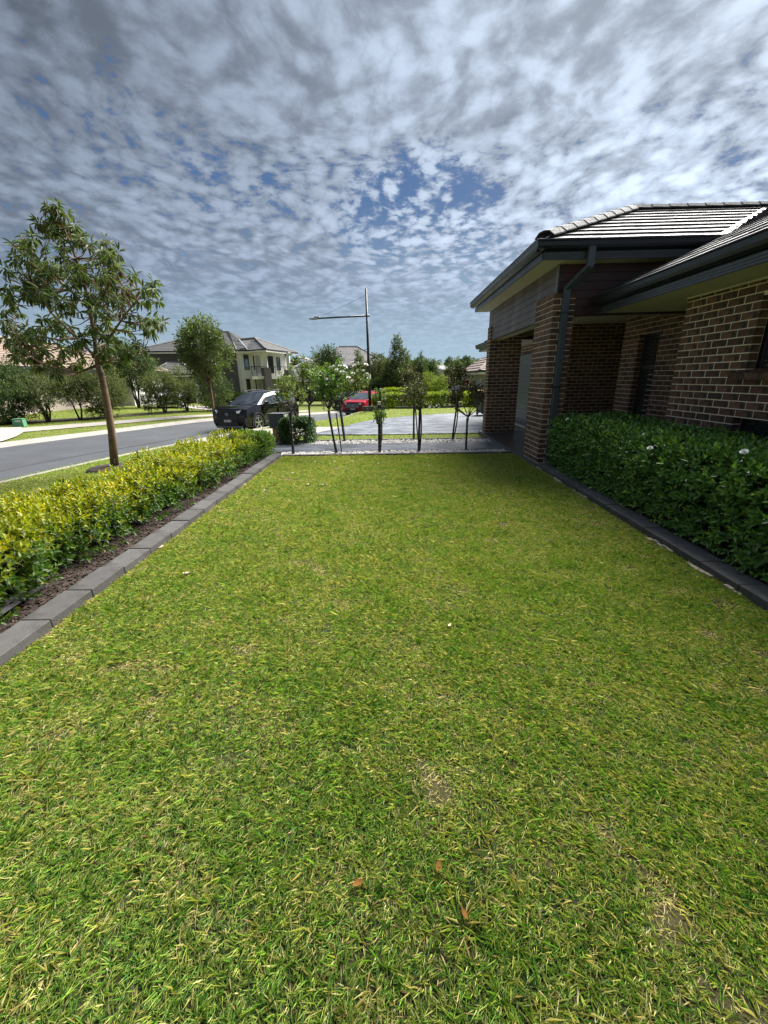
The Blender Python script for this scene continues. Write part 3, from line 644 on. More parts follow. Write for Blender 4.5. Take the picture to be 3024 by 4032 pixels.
# roofs: tiles one by one where the photo shows them
rf = MB(HO)
E0 = (2.21, 6.94, 3.39); AP = (2.21+2.62, 6.94+2.62, 3.39+2.62*PITCH); V0 = (4.93, 6.94, 3.39); V1 = (4.93+2.62, 6.94+2.62, AP[2])
n1 = roof_tiles([E0, V0, V1, AP], M_TILE, HOUSE, HO, t=0.026)
roof_courses(rf, [(2.21, 6.95, 3.39), AP, (2.21, 12.18, 3.39)], 0.33, 0.034)
roof_courses(rf, [AP, V1, (V1[0]+2, 12.18, 3.39), (2.21, 12.18, 3.39)], 0.33, 0.034)
MZ = 2.66; mx = lambda z: 3.28+(z-MZ)/PITCH
n2 = roof_tiles([(3.28, 3.6, MZ), (3.28, 6.95, MZ), (V0[0], 6.95, mx(0)*0+MZ+(V0[0]-3.28)*PITCH), (V1[0], V1[1], MZ+(V1[0]-3.28)*PITCH), (V1[0]+0.6, V1[1], MZ+(V1[0]+0.6-3.28)*PITCH), (V1[0]+0.6, 3.6, MZ+(V1[0]+0.6-3.28)*PITCH)], M_TILE, HOUSE, HO, w=0.42, t=0.017)
roof_courses(rf, [(3.28, -4, MZ), (3.28, 3.597, MZ), (8.15, 3.597, MZ+4.87*PITCH), (8.15, -4, MZ+4.87*PITCH)], 0.33, 0.017)
roof_courses(rf, [(3.28, 6.955, MZ), (3.28, 7.3, MZ), (3.9, 7.3, MZ+0.62*PITCH), (3.9, 6.955, MZ+0.62*PITCH)], 0.33, 0.034)
roof_courses(rf, [(8.16, -4, MZ+4.87*PITCH), (8.16, 9.6, MZ+4.87*PITCH), (16, 9.6, MZ-1), (16, -4, MZ-1)], 0.33, 0.034)
roof_courses(rf, [(3.48, 12.2, 2.68), (3.48, 17.75, 2.68), (6.3, 14.95, 2.68+2.8*PITCH), (6.3, 12.2, 2.68+2.8*PITCH)], 0.33, 0.034)
roof_courses(rf, [(3.48, 17.75, 2.68), (12, 17.75, 2.68), (10, 14.95, 2.68+2.8*PITCH), (6.3, 14.95, 2.68+2.8*PITCH)], 0.33, 0.034)
rf.build('roof', M_TILE, HOUSE)
# hip and ridge caps
def caps(A, B, n, w=0.15, h=0.062):
    A = np.array(A, float); B = np.array(B, float); d = (B-A); L = np.linalg.norm(d); d /= L; s = np.cross(d, (0, 0, 1)); s /= np.linalg.norm(s); up = np.cross(s, d); st = L/n
    for i in range(n):
        a = A+d*(i*st); lift = 0.010; prof = [(-w, -0.045), (-w, -0.028), (-w*0.55, h*0.72), (0, h), (w*0.55, h*0.72), (w, -0.028), (w, -0.045), (w*0.5, h*0.4), (0, h*0.72), (-w*0.5, h*0.4)]
        P0 = [a-HO+s*x+up*(z+lift) for x, z in prof]; P1 = [a-HO+d*(st+0.02)+s*x*0.96+up*z for x, z in prof]
        m = len(prof); MB().add(P0+P1, [tuple(range(m)), tuple(range(2*m-1, m-1, -1))]+[(i2, i2+m, (i2+1) % m+m, (i2+1) % m) for i2 in range(m)]).build('ridge_cap', M_CAP, HOUSE)
caps(np.array(E0)+(0.12, 0.12, 0.11), np.array(AP)+(0, 0, 0.05), 9, 0.15, 0.05); caps(np.array(AP)+(0, 0, 0.045), np.array(V1)+(0.05, 0, 0.045), 8, 0.13, 0.045)
# valley flashing
v0 = np.array((V0[0]-0.02, 6.93, V0[2]+0.0)); v1 = np.array(V1); s = np.array((1, -1, 0))/1.414*0.07
MB(HO).prism([v0-s+(0, 0, 0.045), v0+(0, 0, 0.02), v0+s+(0, 0, 0.045), v0+s+(0, 0, 0.03), v0+(0, 0, 0.0), v0-s+(0, 0, 0.03)], v1-v0).build('valley_flashing', mat('zinc', (0.5, 0.5, 0.5), 0.35, 0.1, metal=0.6), HOUSE)
# closed body behind the walls
MB(HO).box(4.2, 11, -4, 6.0-0.12, -0.3, 2.44).box(5.15, 11, 5.95, 9.10, -0.3, 2.7).box(6.28, 11, 9.2, 11.3, -0.3, 2.7).box(4.54, 11, 11.33, 17.3, -0.3, 2.45).build('house_body', M_BLACK, HOUSE)
MB(HO).box(WX+0.005, WX+0.11, -4, 2.41, -0.3, 2.44).build('front_room_wall', M_MORTAR, HOUSE)
print('tiles', n1, n2, 'bricks left', BRICKS_LEFT[0])
# ---------------------------------------------------------------- edging blocks
M_EDGE = mat('edging_concrete', (0.068, 0.065, 0.062), 0.85, 0.22, 7, 0.5, 110, rnd=0.2, stain=((0.036, 0.031, 0.027), 4))
M_MORT2 = mat('bedding_mortar', (0.36, 0.30, 0.22), 0.95, 0.25, 15, 0.6, 80)
def edging(label, x_of, y0, y1, side, name='garden_edging', L=0.40, zt=0.012):
    e = thing(name, label, 'garden edging', (x_of(y0), y0, 0)); off = np.array((x_of(y0), y0, 0.0)); base = []
    me = None; y = y0
    while y < y1-0.05:
        l = min(L, y1-y); xa, xb = x_of(y), x_of(y+l); ang = math.atan2(-(xb-xa), l)
        if me is None or l < L:
            mb = MB().box(0, side*0.20, 0.003, l-0.003, -0.16, zt); mb2 = mb.build('edging_block', M_EDGE, e, bevel=0.006); me2 = mb2.data
            ob = mb2; me = me2 if l == L else me
        else: ob = link('edging_block', me, None, e)
        ob.location = (xa-off[0], y-off[1], random.uniform(-0.004, 0.004)); ob.rotation_euler = (random.uniform(-.006, .006), random.uniform(-.012, .012), ang+random.uniform(-.006, .006)); y += L
    mb = MB(off); ys = np.arange(y0, y1, 0.07)                # ragged haunch of mortar along the turf
    for a in ys:
        w = max(0.0, random.uniform(0.0, 0.035)*max(0.0, math.sin(a*2.3+math.sin(a*5.1))-(0.75 if side < 0 else 0.1))*1.6)
        if w > 0.006: mb.obox((x_of(a)-side*w*0.5, a+0.035, -0.055), (w*0.5+0.01, 0, 0), (0, 0.036, 0), (0, 0, random.uniform(0.008, 0.022)))
    stuff(mb.build('mortar_haunch', M_MORT2, e)); return e
edging('dark grey concrete block edging between the lawn and the yellow-green hedge', lambda y: -2.285-0.012*max(y-2, 0), -0.5, 8.62, -1)
edging('dark grey concrete block edging between the lawn and the dark green hedge', lambda y: 2.555+0.013*max(y-2.5, 0), -0.5, 7.18, 1)
def cross_edging(label, y, x0, x1, z0, zt):
    e = thing('garden_edging', label, 'garden edging', (x0, y, 0)); x = x0; off = np.array((x0, y, 0.0))
    while x < x1-0.05:
        ob = MB((x, y, 0)).box(x+0.003, min(x+0.4, x1)-0.003, y, y+0.10, z0, zt).build('edging_block', M_EDGE, e, bevel=0.005); ob.location = (x-x0, random.uniform(-.003, .003), 0); x += 0.4
cross_edging('low grey edging across the far end of the lawn before the white pebbles', 8.61, -2.36, 2.60, -0.2, -0.030)
cross_edging('low grey edging between the far pebble strip and the driveway grass', 10.985, -2.6, 2.66, -0.3, -0.055)

# ---------------------------------------------------------------- white pebbles
M_PEB = mat('white_pebble', (0.42, 0.40, 0.37), 0.7, 0.08, 20, 0.3, 60, rnd=0.22)
def pebbles(n, x0, x1, y0, y1, z):
    bms = []
    for i in range(8):
        bm = bmesh.new(); bmesh.ops.create_icosphere(bm, subdivisions=1, radius=1)
        P = np.array([v.co for v in bm.verts])*(1+RNG.uniform(-.2, .2, (len(bm.verts), 1))); F = [tuple(v.index for v in f.verts) for f in bm.faces]; bm.free(); bms.append((P, F))
    mb = MB()
    for i in range(n):
        P, F = bms[i % 8]; a = random.uniform(0, 6.28); s = random.uniform(0.016, 0.036); c, d = math.cos(a), math.sin(a)
        Q = P*(s, s*random.uniform(0.7, 1), s*0.62); Q = np.stack([Q[:, 0]*c-Q[:, 1]*d, Q[:, 0]*d+Q[:, 1]*c, Q[:, 2]], 1)
        b = len(mb.v); mb.v.extend(map(tuple, Q+(random.uniform(x0, x1), random.uniform(y0, y1), z+random.uniform(0, 0.022)))); mb.f.extend([tuple(k+b for k in f) for f in F])
    return tag(stuff(mb.build('pebbles', M_PEB)), 'white decorative pebbles filling a narrow strip beside the front path', 'pebbles')
pb = pebbles(1900, -2.5, 2.58, 8.73, 9.17, -0.083); pb['label'] = 'white pebbles in the strip between the lawn and the front path'
pb = pebbles(2000, -2.45, 2.58, 10.34, 10.96, -0.092); pb['label'] = 'white pebbles in the strip on the far side of the front path'

# ---------------------------------------------------------------- lawn grass
M_GRASS = leafmat('grass_blade', 0.30, 0.5, 0.3)
def fbm(x, y, s, seed):
    r = np.random.default_rng(seed); out = np.zeros_like(x); a = 1.0; tot = 0
    for o in range(4):
        for _ in range(3):
            th = r.uniform(0, 6.28); ph = r.uniform(0, 6.28); f = s*(2**o)*r.uniform(0.8, 1.25); out += a*np.sin((x*math.cos(th)+y*math.sin(th))*f+ph+1.3*np.sin((y*math.cos(th)-x*math.sin(th))*f*0.7+ph*2))
        tot += a*3; a *= 0.6
    return out/tot*1.6
def grass(name, px, py, pz, ln, wd, lean, straw, label, shape='lance'):
    n = len(px); ang = RNG.uniform(0, 2*math.pi, n); le = np.clip(RNG.normal(lean, 0.22, n), 0.1, 1.5)
    d = np.stack([np.cos(ang)*np.sin(le), np.sin(ang)*np.sin(le), np.cos(le)], 1)
    nr = np.stack([-np.cos(ang)*np.cos(le), -np.sin(ang)*np.cos(le), np.sin(le)], 1)+RNG.normal(0, 0.25, (n, 3))
    g = pal(n, [(0.14, 0.26, 0.026), (0.20, 0.32, 0.034), (0.28, 0.38, 0.048), (0.085, 0.175, 0.024), (0.33, 0.39, 0.065)], [3, 4, 3, 2, 1.4], 0.2)
    s = pal(n, [(0.58, 0.50, 0.24), (0.48, 0.39, 0.19), (0.68, 0.60, 0.36), (0.34, 0.26, 0.13)], [3, 2, 1.5, 1], 0.2)
    y = pal(n, [(0.30, 0.34, 0.06), (0.36, 0.37, 0.09)], [1, 1], 0.15)
    u = RNG.random(n); col = np.where((u < straw)[:, None], s, np.where((u < straw*1.9+0.05)[:, None], y, g))
    tip = np.where((RNG.random(n) < 0.35)[:, None], y*1.15, col*1.12)
    me = leaf_mesh(name, np.stack([px, py, pz], 1), d, nr, ln, wd, col, 0.18, 0.30, shape, tip)
    return tag(stuff(link(name, me, M_GRASS)), label, 'grass')
def lawn():
    """turf as tufts: blades spread outwards from each crown, tufts differ in length, colour and dryness"""
    P = []
    for (ya, yb, dens) in ((0.25, 1.2, 2700), (1.2, 2.2, 2500), (2.2, 3.6, 2200), (3.6, 5.4, 1700), (5.4, 8.62, 1250)):
        n = int((yb-ya)*4.95*dens); x = RNG.uniform(-2.33, 2.61, n); y = RNG.uniform(ya, yb, n)
        ok = np.abs(x) < 0.5+y*1.05; P.append(np.stack([x[ok], y[ok]], 1))
    P = np.concatenate(P); m = len(P); per = 14; f1 = fbm(P[:, 0], P[:, 1], 2.2, 1); f2 = fbm(P[:, 0], P[:, 1], 13.0, 2); f3 = fbm(P[:, 0], P[:, 1], 6.0, 3)
    bare = (f2+0.5*f1+0.4*f3) > 0.80; tl = np.clip(RNG.normal(1.0, 0.22, m), .5, 1.6)*(1-0.16*f3)*np.where(bare, 0.75, 1.0); lush = RNG.random(m) < 0.02; tl = np.where(lush, tl*1.5, tl)
    ts = np.clip(0.16+0.17*(f2+0.5*f1)+RNG.normal(0, 0.09, m)+0.06*f3+0.012*P[:, 1], 0.02, 0.65)+bare*0.42
    edge = np.minimum(np.minimum(P[:, 0]+2.33, 2.61-P[:, 0]), 8.62-P[:, 1]); ts = ts+np.clip(0.12-edge, 0, 0.12)*2.0
    k = np.repeat(np.arange(m), per); n = len(k); ang = RNG.uniform(0, 2*math.pi, n); r = RNG.uniform(0.0, 0.020, n)*(1+0.10*P[k, 1])
    x = P[k, 0]+np.cos(ang)*r; y = P[k, 1]+np.sin(ang)*r; ok = (x > -2.335) & (x < 2.615) & (y < 8.62); k, ang, x, y = k[ok], ang[ok], x[ok], y[ok]; n = len(k)
    le = np.clip(RNG.normal(0.92, 0.28, n)+bare[k]*0.45, 0.08, 1.45); ang = ang+RNG.normal(0, 0.6, n)
    d = np.stack([np.cos(ang)*np.sin(le), np.sin(ang)*np.sin(le), np.cos(le)], 1); nr = np.stack([-np.cos(ang)*np.cos(le), -np.sin(ang)*np.cos(le), np.sin(le)], 1)+RNG.normal(0, 0.25, (n, 3))
    g = np.array([(0.135, 0.275, 0.034), (0.195, 0.345, 0.046), (0.27, 0.40, 0.06), (0.075, 0.18, 0.034), (0.10, 0.235, 0.038)])
    gi = RNG.choice(5, m, p=[.28, .26, .14, .14, .18])[k]; gi = np.where(RNG.random(n) < .35, RNG.integers(0, 5, n), gi); col = g[gi]*(1+RNG.uniform(-.2, .2, (n, 1)))*(1+RNG.uniform(-.06, .06, (n, 3)))
    st = pal(n, [(0.58, 0.50, 0.24), (0.48, 0.39, 0.19), (0.68, 0.60, 0.36), (0.34, 0.26, 0.13)], [3, 2, 1.5, 1], 0.2); ye = pal(n, [(0.36, 0.39, 0.07), (0.43, 0.42, 0.11)], [1, 1], 0.15); u = RNG.random(n); s_ = ts[k]
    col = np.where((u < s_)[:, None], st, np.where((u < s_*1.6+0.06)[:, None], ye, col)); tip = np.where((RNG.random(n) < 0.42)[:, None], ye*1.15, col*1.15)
    ln = np.clip(RNG.normal(0.030, 0.008, n), 0.010, 0.07)*tl[k]; wd = np.clip(RNG.normal(0.0027, 0.0006, n), 0.0016, 0.0055)*(1+np.clip((y-2.5)*0.08, 0, 0.5))
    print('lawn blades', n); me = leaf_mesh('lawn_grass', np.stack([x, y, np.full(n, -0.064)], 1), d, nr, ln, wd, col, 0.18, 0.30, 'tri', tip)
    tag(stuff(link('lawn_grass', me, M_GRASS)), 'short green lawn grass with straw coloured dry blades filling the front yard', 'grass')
lawn()
# longer wisps along the edging, clover-like weeds come with the turf
def verge():
    P = []
    for (x0, x1, y0, y1, dens) in ((-9, -3.9, 2.5, 8, 900), (-9, -3.0, 8, 13.5, 900), (-6.3, -0.9, 15.3, 20, 420), (-1.5, 5.3, 17.5, 26.4, 300), (-6, -.5, 19.5, 29, 260)):
        n = int((x1-x0)*(y1-y0)*dens); P.append(np.stack([RNG.uniform(x0, x1, n), RNG.uniform(y0, y1, n)], 1))
    P = np.concatenate(P); x, y = P.T; nk = np.r_[NK, [[60, 60], [60, -20]]]
    ok = inpoly(x+0.17, y, nk) & ~inpoly(x, y, [(4.1, 12.2), (2.7, 12.25), (-.7, 12.45), (-2.72, 13.4), (-3.6, 13.03), (-5.2, 13.08), (-7.6, 13.3), (-6.2, 17.45), (-4.2, 17.0), (-2.6, 16.0), (-1.74, 15.5), (-.95, 17.6), (1.55, 19.8), (4.4, 20.3)])
    ok &= ~((x > -1.2) & (y > 26)); x, y = x[ok], y[ok]; n = len(x); f = fbm(x, y, 1.1, 5)
    print('verge blades', n)
    grass('verge_grass', x, y, T(x, y)-0.005, np.clip(RNG.normal(0.045, 0.012, n), .02, .09), np.clip(0.007+0.0008*(y-6), 0.006, 0.02), np.full(n, 0.95), np.clip(0.12+0.14*f, 0.03, 0.5), 'mown grass of the verges between the road, the driveways and the front garden', 'tri')
    x = RNG.uniform(-2.85, 2.66, 2600); y = RNG.uniform(11.1, 12.3, 2600); grass('strip_grass', x, y, np.full(2600, -0.112), np.clip(RNG.normal(0.045, .01, 2600), .02, .08), np.full(2600, 0.011), np.full(2600, 0.9), np.full(2600, 0.10), 'narrow strip of grass between the front path pebbles and the driveway')
    P = []
    for (x0, x1, y0, y1, dens) in ((-24, -9, 14, 32, 150),):
        n = int((x1-x0)*(y1-y0)*dens); P.append(np.stack([RNG.uniform(x0, x1, n), RNG.uniform(y0, y1, n)], 1))
    P = np.concatenate(P); x, y = P.T
    fp = np.r_[spline([(-21.5, 9), (-18.9, 14.4), (-17.2, 17.75), (-14.4, 21.8), (-11.75, 25.7), (-9.6, 30), (-7.2, 35)], 40), spline([(-20, 8), (-17.3, 13.6), (-15.75, 16.6), (-13.4, 20.5), (-11.0, 24.7), (-8.9, 29.3), (-6.4, 34.5)], 40)[::-1]]
    ok = ~inpoly(x-0.15, y, ROADPOLY) & ~inpoly(x, y, ROADPOLY) & ~inpoly(x, y, fp) & ~inpoly(x, y, [(-13.5, 14), (-15.2, 16.6), (-17.0, 18.6), (-20.6, 17.4), (-17, 12)]) & inpoly(x, y, [(-40, 8), (-15, 8), (-6, 32), (-30, 34)])
    x, y = x[ok], y[ok]; n = len(x)
    grass('verge_grass', x, y, T(x, y)-0.005, np.clip(RNG.normal(0.05, 0.012, n), .02, .09), np.full(n, 0.022), np.full(n, 0.95), np.full(n, 0.12), 'mown grass on the far side of the road beside the footpath', 'tri')
verge()
def litter():
    """dry leaves and petals dropped on the turf, each its own thing"""
    mdry = mat('dry_leaf', (0.13, 0.06, 0.016), 0.9, 0.3, 20, rnd=0.3, spec=0.05); mpet = mat('petal', (0.78, 0.76, 0.68), 0.6, 0.05, 20)
    for k, (px, py, L, a) in enumerate([(1408, 3480, .032, .5), (1728, 3415, .035, 1.2), (1828, 3600, .028, 2.0), (735, 2258, .055, 0.1), (1770, 2462, .03, .9), (2320, 2030, .035, .2)]):
        d = ray(px, py); t = (-0.035-CAMH)/d[2]; p = CAMP+d*t
        lab = ['curled brown leaf lying in the lawn, nearest the bottom middle', 'curled brown leaf in the grass beside a bare straw patch', 'small orange leaf scrap lying on the near lawn', 'thin straw coloured twig leaf lying on the left half of the lawn', 'pale narrow leaf standing in the middle of the lawn', 'pale fallen leaf near the dark green hedge edging'][k]
        mb = MB(); q = np.linspace(-1, 1, 5)
        mb.add([(x*L*.62, s*L*0.3*(1-abs(x)**1.6), 0.25*L*x*x+abs(s)*0.22*L*(1-abs(x))) for x in q for s in (-1, 0, 1)], [(i*3+j, i*3+3+j, i*3+4+j, i*3+1+j) for i in range(4) for j in (0, 1)])
        o = mb.build('fallen_leaf', mdry if k < 3 else mat('straw_leaf', (0.55, 0.47, 0.28), 0.7, 0.2, 20), None, smooth=True, loc=tuple(p)); o.rotation_euler = (random.uniform(-.3, .3), random.uniform(-.2, .2), a); tag(o, lab, 'leaf')
    spots = [(1040, 1930, 'white petal on the lawn near the left edging, the nearest of the fallen petals'), (1213, 1906, 'left one of two white petals lying close together near the left edging'), (1270, 1908, 'right one of two white petals lying close together near the left edging'), (1240, 1818, 'white petal at the lawn end in front of the yellow-green rose'), (1318, 1816, 'white petal at the lawn end just left of the two leaning stakes'), (1390, 1815, 'white petal at the lawn end right of the white flowered rose'), (1690, 1833, 'white petal on the far lawn in front of the brownish rose'), (1490, 1824, 'white petal on the far lawn in front of the small cut back rose'), (2000, 1803, 'pale petal on the turf beside the porch slab corner'), (1150, 1862, 'white petal on the far lawn near the corner of the left edging')]
    for px, py, lab in spots:
        d = ray(px, py); p = CAMP+d*((-0.03-CAMH)/d[2]); mb = MB()
        for i in range(3): mb.blob((random.uniform(-.008, .008), random.uniform(-.008, .008), 0), 0.015, 1, 0.2, (1, 0.8, 0.4))
        tag(mb.build('fallen_petal', mpet, None, smooth=True, loc=tuple(p)), lab, 'petal', 'white petals fallen at the far end of the lawn')
litter()

# ---------------------------------------------------------------- hedges and shrubs
def twigs(name, m, parent, off, starts, ends, r0=0.012, r1=0.003, n=5):
    mb = MB(off)
    for a, b in zip(starts, ends):
        a = np.array(a, float); b = np.array(b, float); mid = (a+b)/2+RNG.normal(0, 0.06*np.linalg.norm(b-a), 3)
        mb.tube([a, mid, b], [r0, (r0+r1)/2, r1], n)
    return stuff(mb.build(name, m, parent, smooth=True))
M_TWIG = mat('twig_brown', (0.12, 0.085, 0.06), 0.85, 0.25, 20)
M_GOLD = leafmat('gold_leaf', 0.34, 0.42, 0.4); M_GARD = leafmat('glossy_leaf', 0.16, 0.30, 0.5)
def sprigs(centres, outward, per, ln, spread, upb):
    """leaf positions and directions for leaf sprigs: pairs of leaves along a short stem"""
    n = len(centres); st = outward+RNG.normal(0, spread, (n, 3)); st[:, 2] += upb; st /= np.linalg.norm(st, axis=1, keepdims=True)
    k = np.repeat(np.arange(n), per); t = np.tile(np.arange(per), n)/max(per-1, 1); a = np.tile(np.arange(per)*2.4, n)+RNG.uniform(0, 6.28, n)[k]
    e1 = np.cross(st, (0.3, 0.2, 1)); e1 /= np.linalg.norm(e1, axis=1, keepdims=True); e2 = np.cross(st, e1)
    rad = e1[k]*np.cos(a)[:, None]+e2[k]*np.sin(a)[:, None]; d = rad*(1.0-0.55*t)[:, None]+st[k]*(0.35+1.0*t)[:, None]
    L = np.broadcast_to(ln, n)[k]; pos = centres[k]+st[k]*(t*L*1.3)[:, None]; nr = st[k]-rad*0.3+RNG.normal(0, 0.15, (len(k), 3))
    return pos, d, nr, L*(1.05-0.35*np.abs(t-0.4)), k, t
def golden_hedge():
    h = thing('golden_hedge', 'low yellow-green leafy hedge along the left edge of the lawn', 'hedge', (-3.2, 5.0, -0.03)); off = (-3.2, 5.0, -0.03)
    plants = [(-3.22+random.uniform(-.08, .08), y, random.uniform(0.50, 0.62), random.uniform(0.40, 0.54), random.uniform(0.36, 0.46)) for y in np.arange(1.5, 8.4, 0.52)]
    C = []; O = []; TOP = []; twS = []; twE = []
    for (x, y, rx, ry, hh) in plants:
        n = 800; v = rdir(n, 0.35); v[:, 2] = np.abs(v[:, 2])*1.0-0.12*RNG.random(n); r = 1-0.38*RNG.random(n)**1.6
        lump = 1+0.16*np.sin(v[:, 0]*5+x*9+y*3)*np.sin(v[:, 1]*6+y*5)+0.13*np.sin(v[:, 2]*7+y*7)
        bx = np.sign(v)*np.abs(v)**0.75
        p = np.stack([x+bx[:, 0]*rx*r*lump, y+bx[:, 1]*ry*r*lump, 0.03+np.maximum(bx[:, 2], -0.02)*hh*r*lump], 1); C.append(p); O.append(v); TOP.append(np.clip(v[:, 2]*r, 0, 1))
        for _ in range(9):
            a = random.uniform(0, 6.28); twS.append((x+random.uniform(-.07, .07), y+random.uniform(-.07, .07), -0.03)); twE.append((x+math.cos(a)*rx*0.75, y+math.sin(a)*ry*0.75, hh*random.uniform(0.4, 0.85)))
    # stray shoots standing above the cut
    n = 70; s = RNG.integers(0, len(plants), n); p = np.array([(plants[i][0]+random.uniform(-.4, .4), plants[i][1]+random.uniform(-.25, .25), plants[i][4]*random.uniform(0.98, 1.16)) for i in s]); C.append(p); O.append(np.tile([0, 0, 1.0], (n, 1))); TOP.append(np.ones(n))
    C = np.concatenate(C); O = np.concatenate(O); TOP = np.concatenate(TOP)
    ok = (C[:, 1] < 8.32) & (C[:, 0] < -2.56+0.1*RNG.random(len(C))-0.012*C[:, 1]); C, O, TOP = C[ok], O[ok], TOP[ok]
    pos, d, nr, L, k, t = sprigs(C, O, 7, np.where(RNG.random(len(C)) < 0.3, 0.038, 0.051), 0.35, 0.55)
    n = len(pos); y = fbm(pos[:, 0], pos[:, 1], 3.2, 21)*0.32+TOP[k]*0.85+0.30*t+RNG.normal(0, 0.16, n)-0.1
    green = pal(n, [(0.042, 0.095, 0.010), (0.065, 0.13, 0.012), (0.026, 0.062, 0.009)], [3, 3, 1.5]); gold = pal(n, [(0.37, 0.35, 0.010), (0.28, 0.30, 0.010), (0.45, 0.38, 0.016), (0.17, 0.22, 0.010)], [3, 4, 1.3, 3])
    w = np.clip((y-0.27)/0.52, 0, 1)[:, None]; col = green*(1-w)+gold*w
    dry = RNG.random(n) < 0.006; col[dry] = (0.45, 0.27, 0.08)
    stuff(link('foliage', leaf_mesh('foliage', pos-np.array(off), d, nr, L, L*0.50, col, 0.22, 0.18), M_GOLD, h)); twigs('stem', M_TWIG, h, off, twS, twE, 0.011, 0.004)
golden_hedge()
def box_shrub(name, label, cat, x0, x1, y0, y1, z0, z1, n, leaf, cols, wts, m, rnd=0.25, per=6, tw=14, deep=0.16, holes=0.0):
    off = np.array(((x0+x1)/2, (y0+y1)/2, z0)); h = thing(name, label, cat, tuple(off)); q = RNG.uniform(-1, 1, (n, 3)); ax = RNG.choice(3, n, p=[0.36, 0.16, 0.48]); sg = np.where(RNG.random(n) < 0.5, -1, 1)
    sg = np.where(ax == 2, 1, sg); q[np.arange(n), ax] = sg; o = np.zeros((n, 3)); o[np.arange(n), ax] = sg; o += q*0.35
    hl = np.array(((x1-x0)/2, (y1-y0)/2, (z1-z0)/2)); dep = RNG.random(n)**1.5*deep; p = q*hl
    crn = np.maximum(np.abs(q[:, 0]), np.abs(q[:, 1])); p[:, 2] -= np.clip((np.abs(p[:, 0])-hl[0]+0.16)/0.16, 0, 1)**2*np.where(q[:, 2] > 0.5, 0.09, 0); p[:, 0] *= 1-0.05*np.clip(-q[:, 2], 0, 1)
    lump = 0.045*fbm(p[:, 0]*1.0+p[:, 2], p[:, 1]+0.5*p[:, 2], 3.0, 31); p = p+o/np.linalg.norm(o, axis=1, keepdims=True)*(lump-dep)[:, None]; p[:, 2] += hl[2]
    pos, d, nr, L, k, t = sprigs(p, o, per, leaf*RNG.uniform(0.75, 1.2, n), 0.45, 0.5); c = pal(len(pos), cols, wts, 0.22)
    young = (RNG.random(n) < 0.05)[k]; c[young] = c[young]*(2.0, 1.7, 1.2)
    stuff(link('foliage', leaf_mesh('foliage', pos, d, nr, L, L*0.46, c, 0.16, 0.14), m, h))
    S_ = [(random.uniform(-hl[0]*.6, hl[0]*.6), random.uniform(-hl[1]*.95, hl[1]*.95), 0) for _ in range(tw)]
    twigs('stem', M_TWIG, h, (0, 0, 0), S_, [(a+random.uniform(-.25, .25), b+random.uniform(-.25, .25), hl[2]*random.uniform(1.0, 1.8)) for a, b, c_ in S_], 0.014, 0.004); return h
GARD = [(0.095, 0.21, 0.036), (0.15, 0.275, 0.048), (0.06, 0.14, 0.032), (0.24, 0.35, 0.06)]
gh = box_shrub('gardenia_hedge', 'dark green clipped hedge with a few white flowers under the brick wall', 'hedge', 2.78, 3.86, 1.4, 7.08, 0.0, 0.81, 10500, 0.060, GARD, [4, 3, 3, 0.8], M_GARD, tw=60)
M_WHITE = mat('white_petal', (0.80, 0.79, 0.72), 0.55, 0.04, 20)
def flower(p, r, m, parent, name='flower', layers=4):
    mb = MB()
    for l in range(layers):
        np_ = 6-l
        for i in range(np_):
            a = i*6.283/np_+l*0.5+random.uniform(-.15, .15); rr = r*(1-0.2*l); tilt = 0.12+0.34*l+random.uniform(-.12, .12); ca, sa = math.cos(a), math.sin(a); w = rr*0.52
            f = lambda u, v: (ca*u*math.cos(tilt)-sa*v, sa*u*math.cos(tilt)+ca*v, u*math.sin(tilt)+l*r*0.08)
            mb.add([f(0, 0), f(rr*0.5, -w), f(rr, -w*0.55), f(rr*1.03, 0), f(rr, w*0.55), f(rr*0.5, w)], [(0, 1, 2, 3), (0, 3, 4, 5)])
    mb.blob((0, 0, r*0.22), r*0.30, 1, 0.1); return mb.build(name, m, parent, loc=p)
for px, py, X in ((2235, 1651, 2.95), (2337, 1702, 2.95), (2340, 1695, 2.98), (2540, 1711, 3.05), (2560, 1764, 2.84), (2930, 1779, 2.95)):
    d = ray(px, py); p = CAMP+d*((X-.10)/d[0]); f = flower(tuple(p-np.array((3.32, 4.24, 0.0))), 0.030, M_WHITE, gh); f.rotation_euler = (0.3, -0.5, 0)
box_shrub('clipped_shrub', 'dark green rounded shrub between the letterbox and the roses', 'shrub', -2.90, -2.10, 10.55, 11.35, -0.16, 0.50, 2600, 0.050, [(0.035, 0.095, 0.018), (0.06, 0.14, 0.02), (0.025, 0.065, 0.014)], [3, 3, 2], M_GARD, tw=12, deep=0.22)
box_shrub('clipped_shrub', 'bright green low bush closing the far end of the yellow-green hedge', 'shrub', -3.45, -2.62, 8.3, 9.1, -0.08, 0.42, 2200, 0.044, [(0.055, 0.135, 0.018), (0.11, 0.20, 0.02), (0.03, 0.08, 0.014), (0.22, 0.28, 0.03)], [3, 3, 1.5, 1], M_GOLD, tw=10, deep=0.2)
GOLDS = [(0.20, 0.27, 0.02), (0.32, 0.36, 0.025), (0.10, 0.17, 0.018), (0.05, 0.10, 0.012)]
box_shrub('neighbour_hedge', 'clipped yellow-green hedge across the driveway, in front of the wooden fence', 'hedge', -1.0, 5.35, 26.2, 27.6, -0.40, 0.47, 9000, 0.10, GOLDS, [3, 3, 3, 2], M_GOLD, tw=30, deep=0.25, per=5)
box_shrub('neighbour_hedge', 'shorter yellow-green hedge just behind the clipped driveway hedge', 'hedge', -0.5, 2.2, 30.0, 31.4, -0.7, 0.68, 4000, 0.11, GOLDS, [3, 4, 2, 1], M_GOLD, tw=12, deep=0.25, per=5)
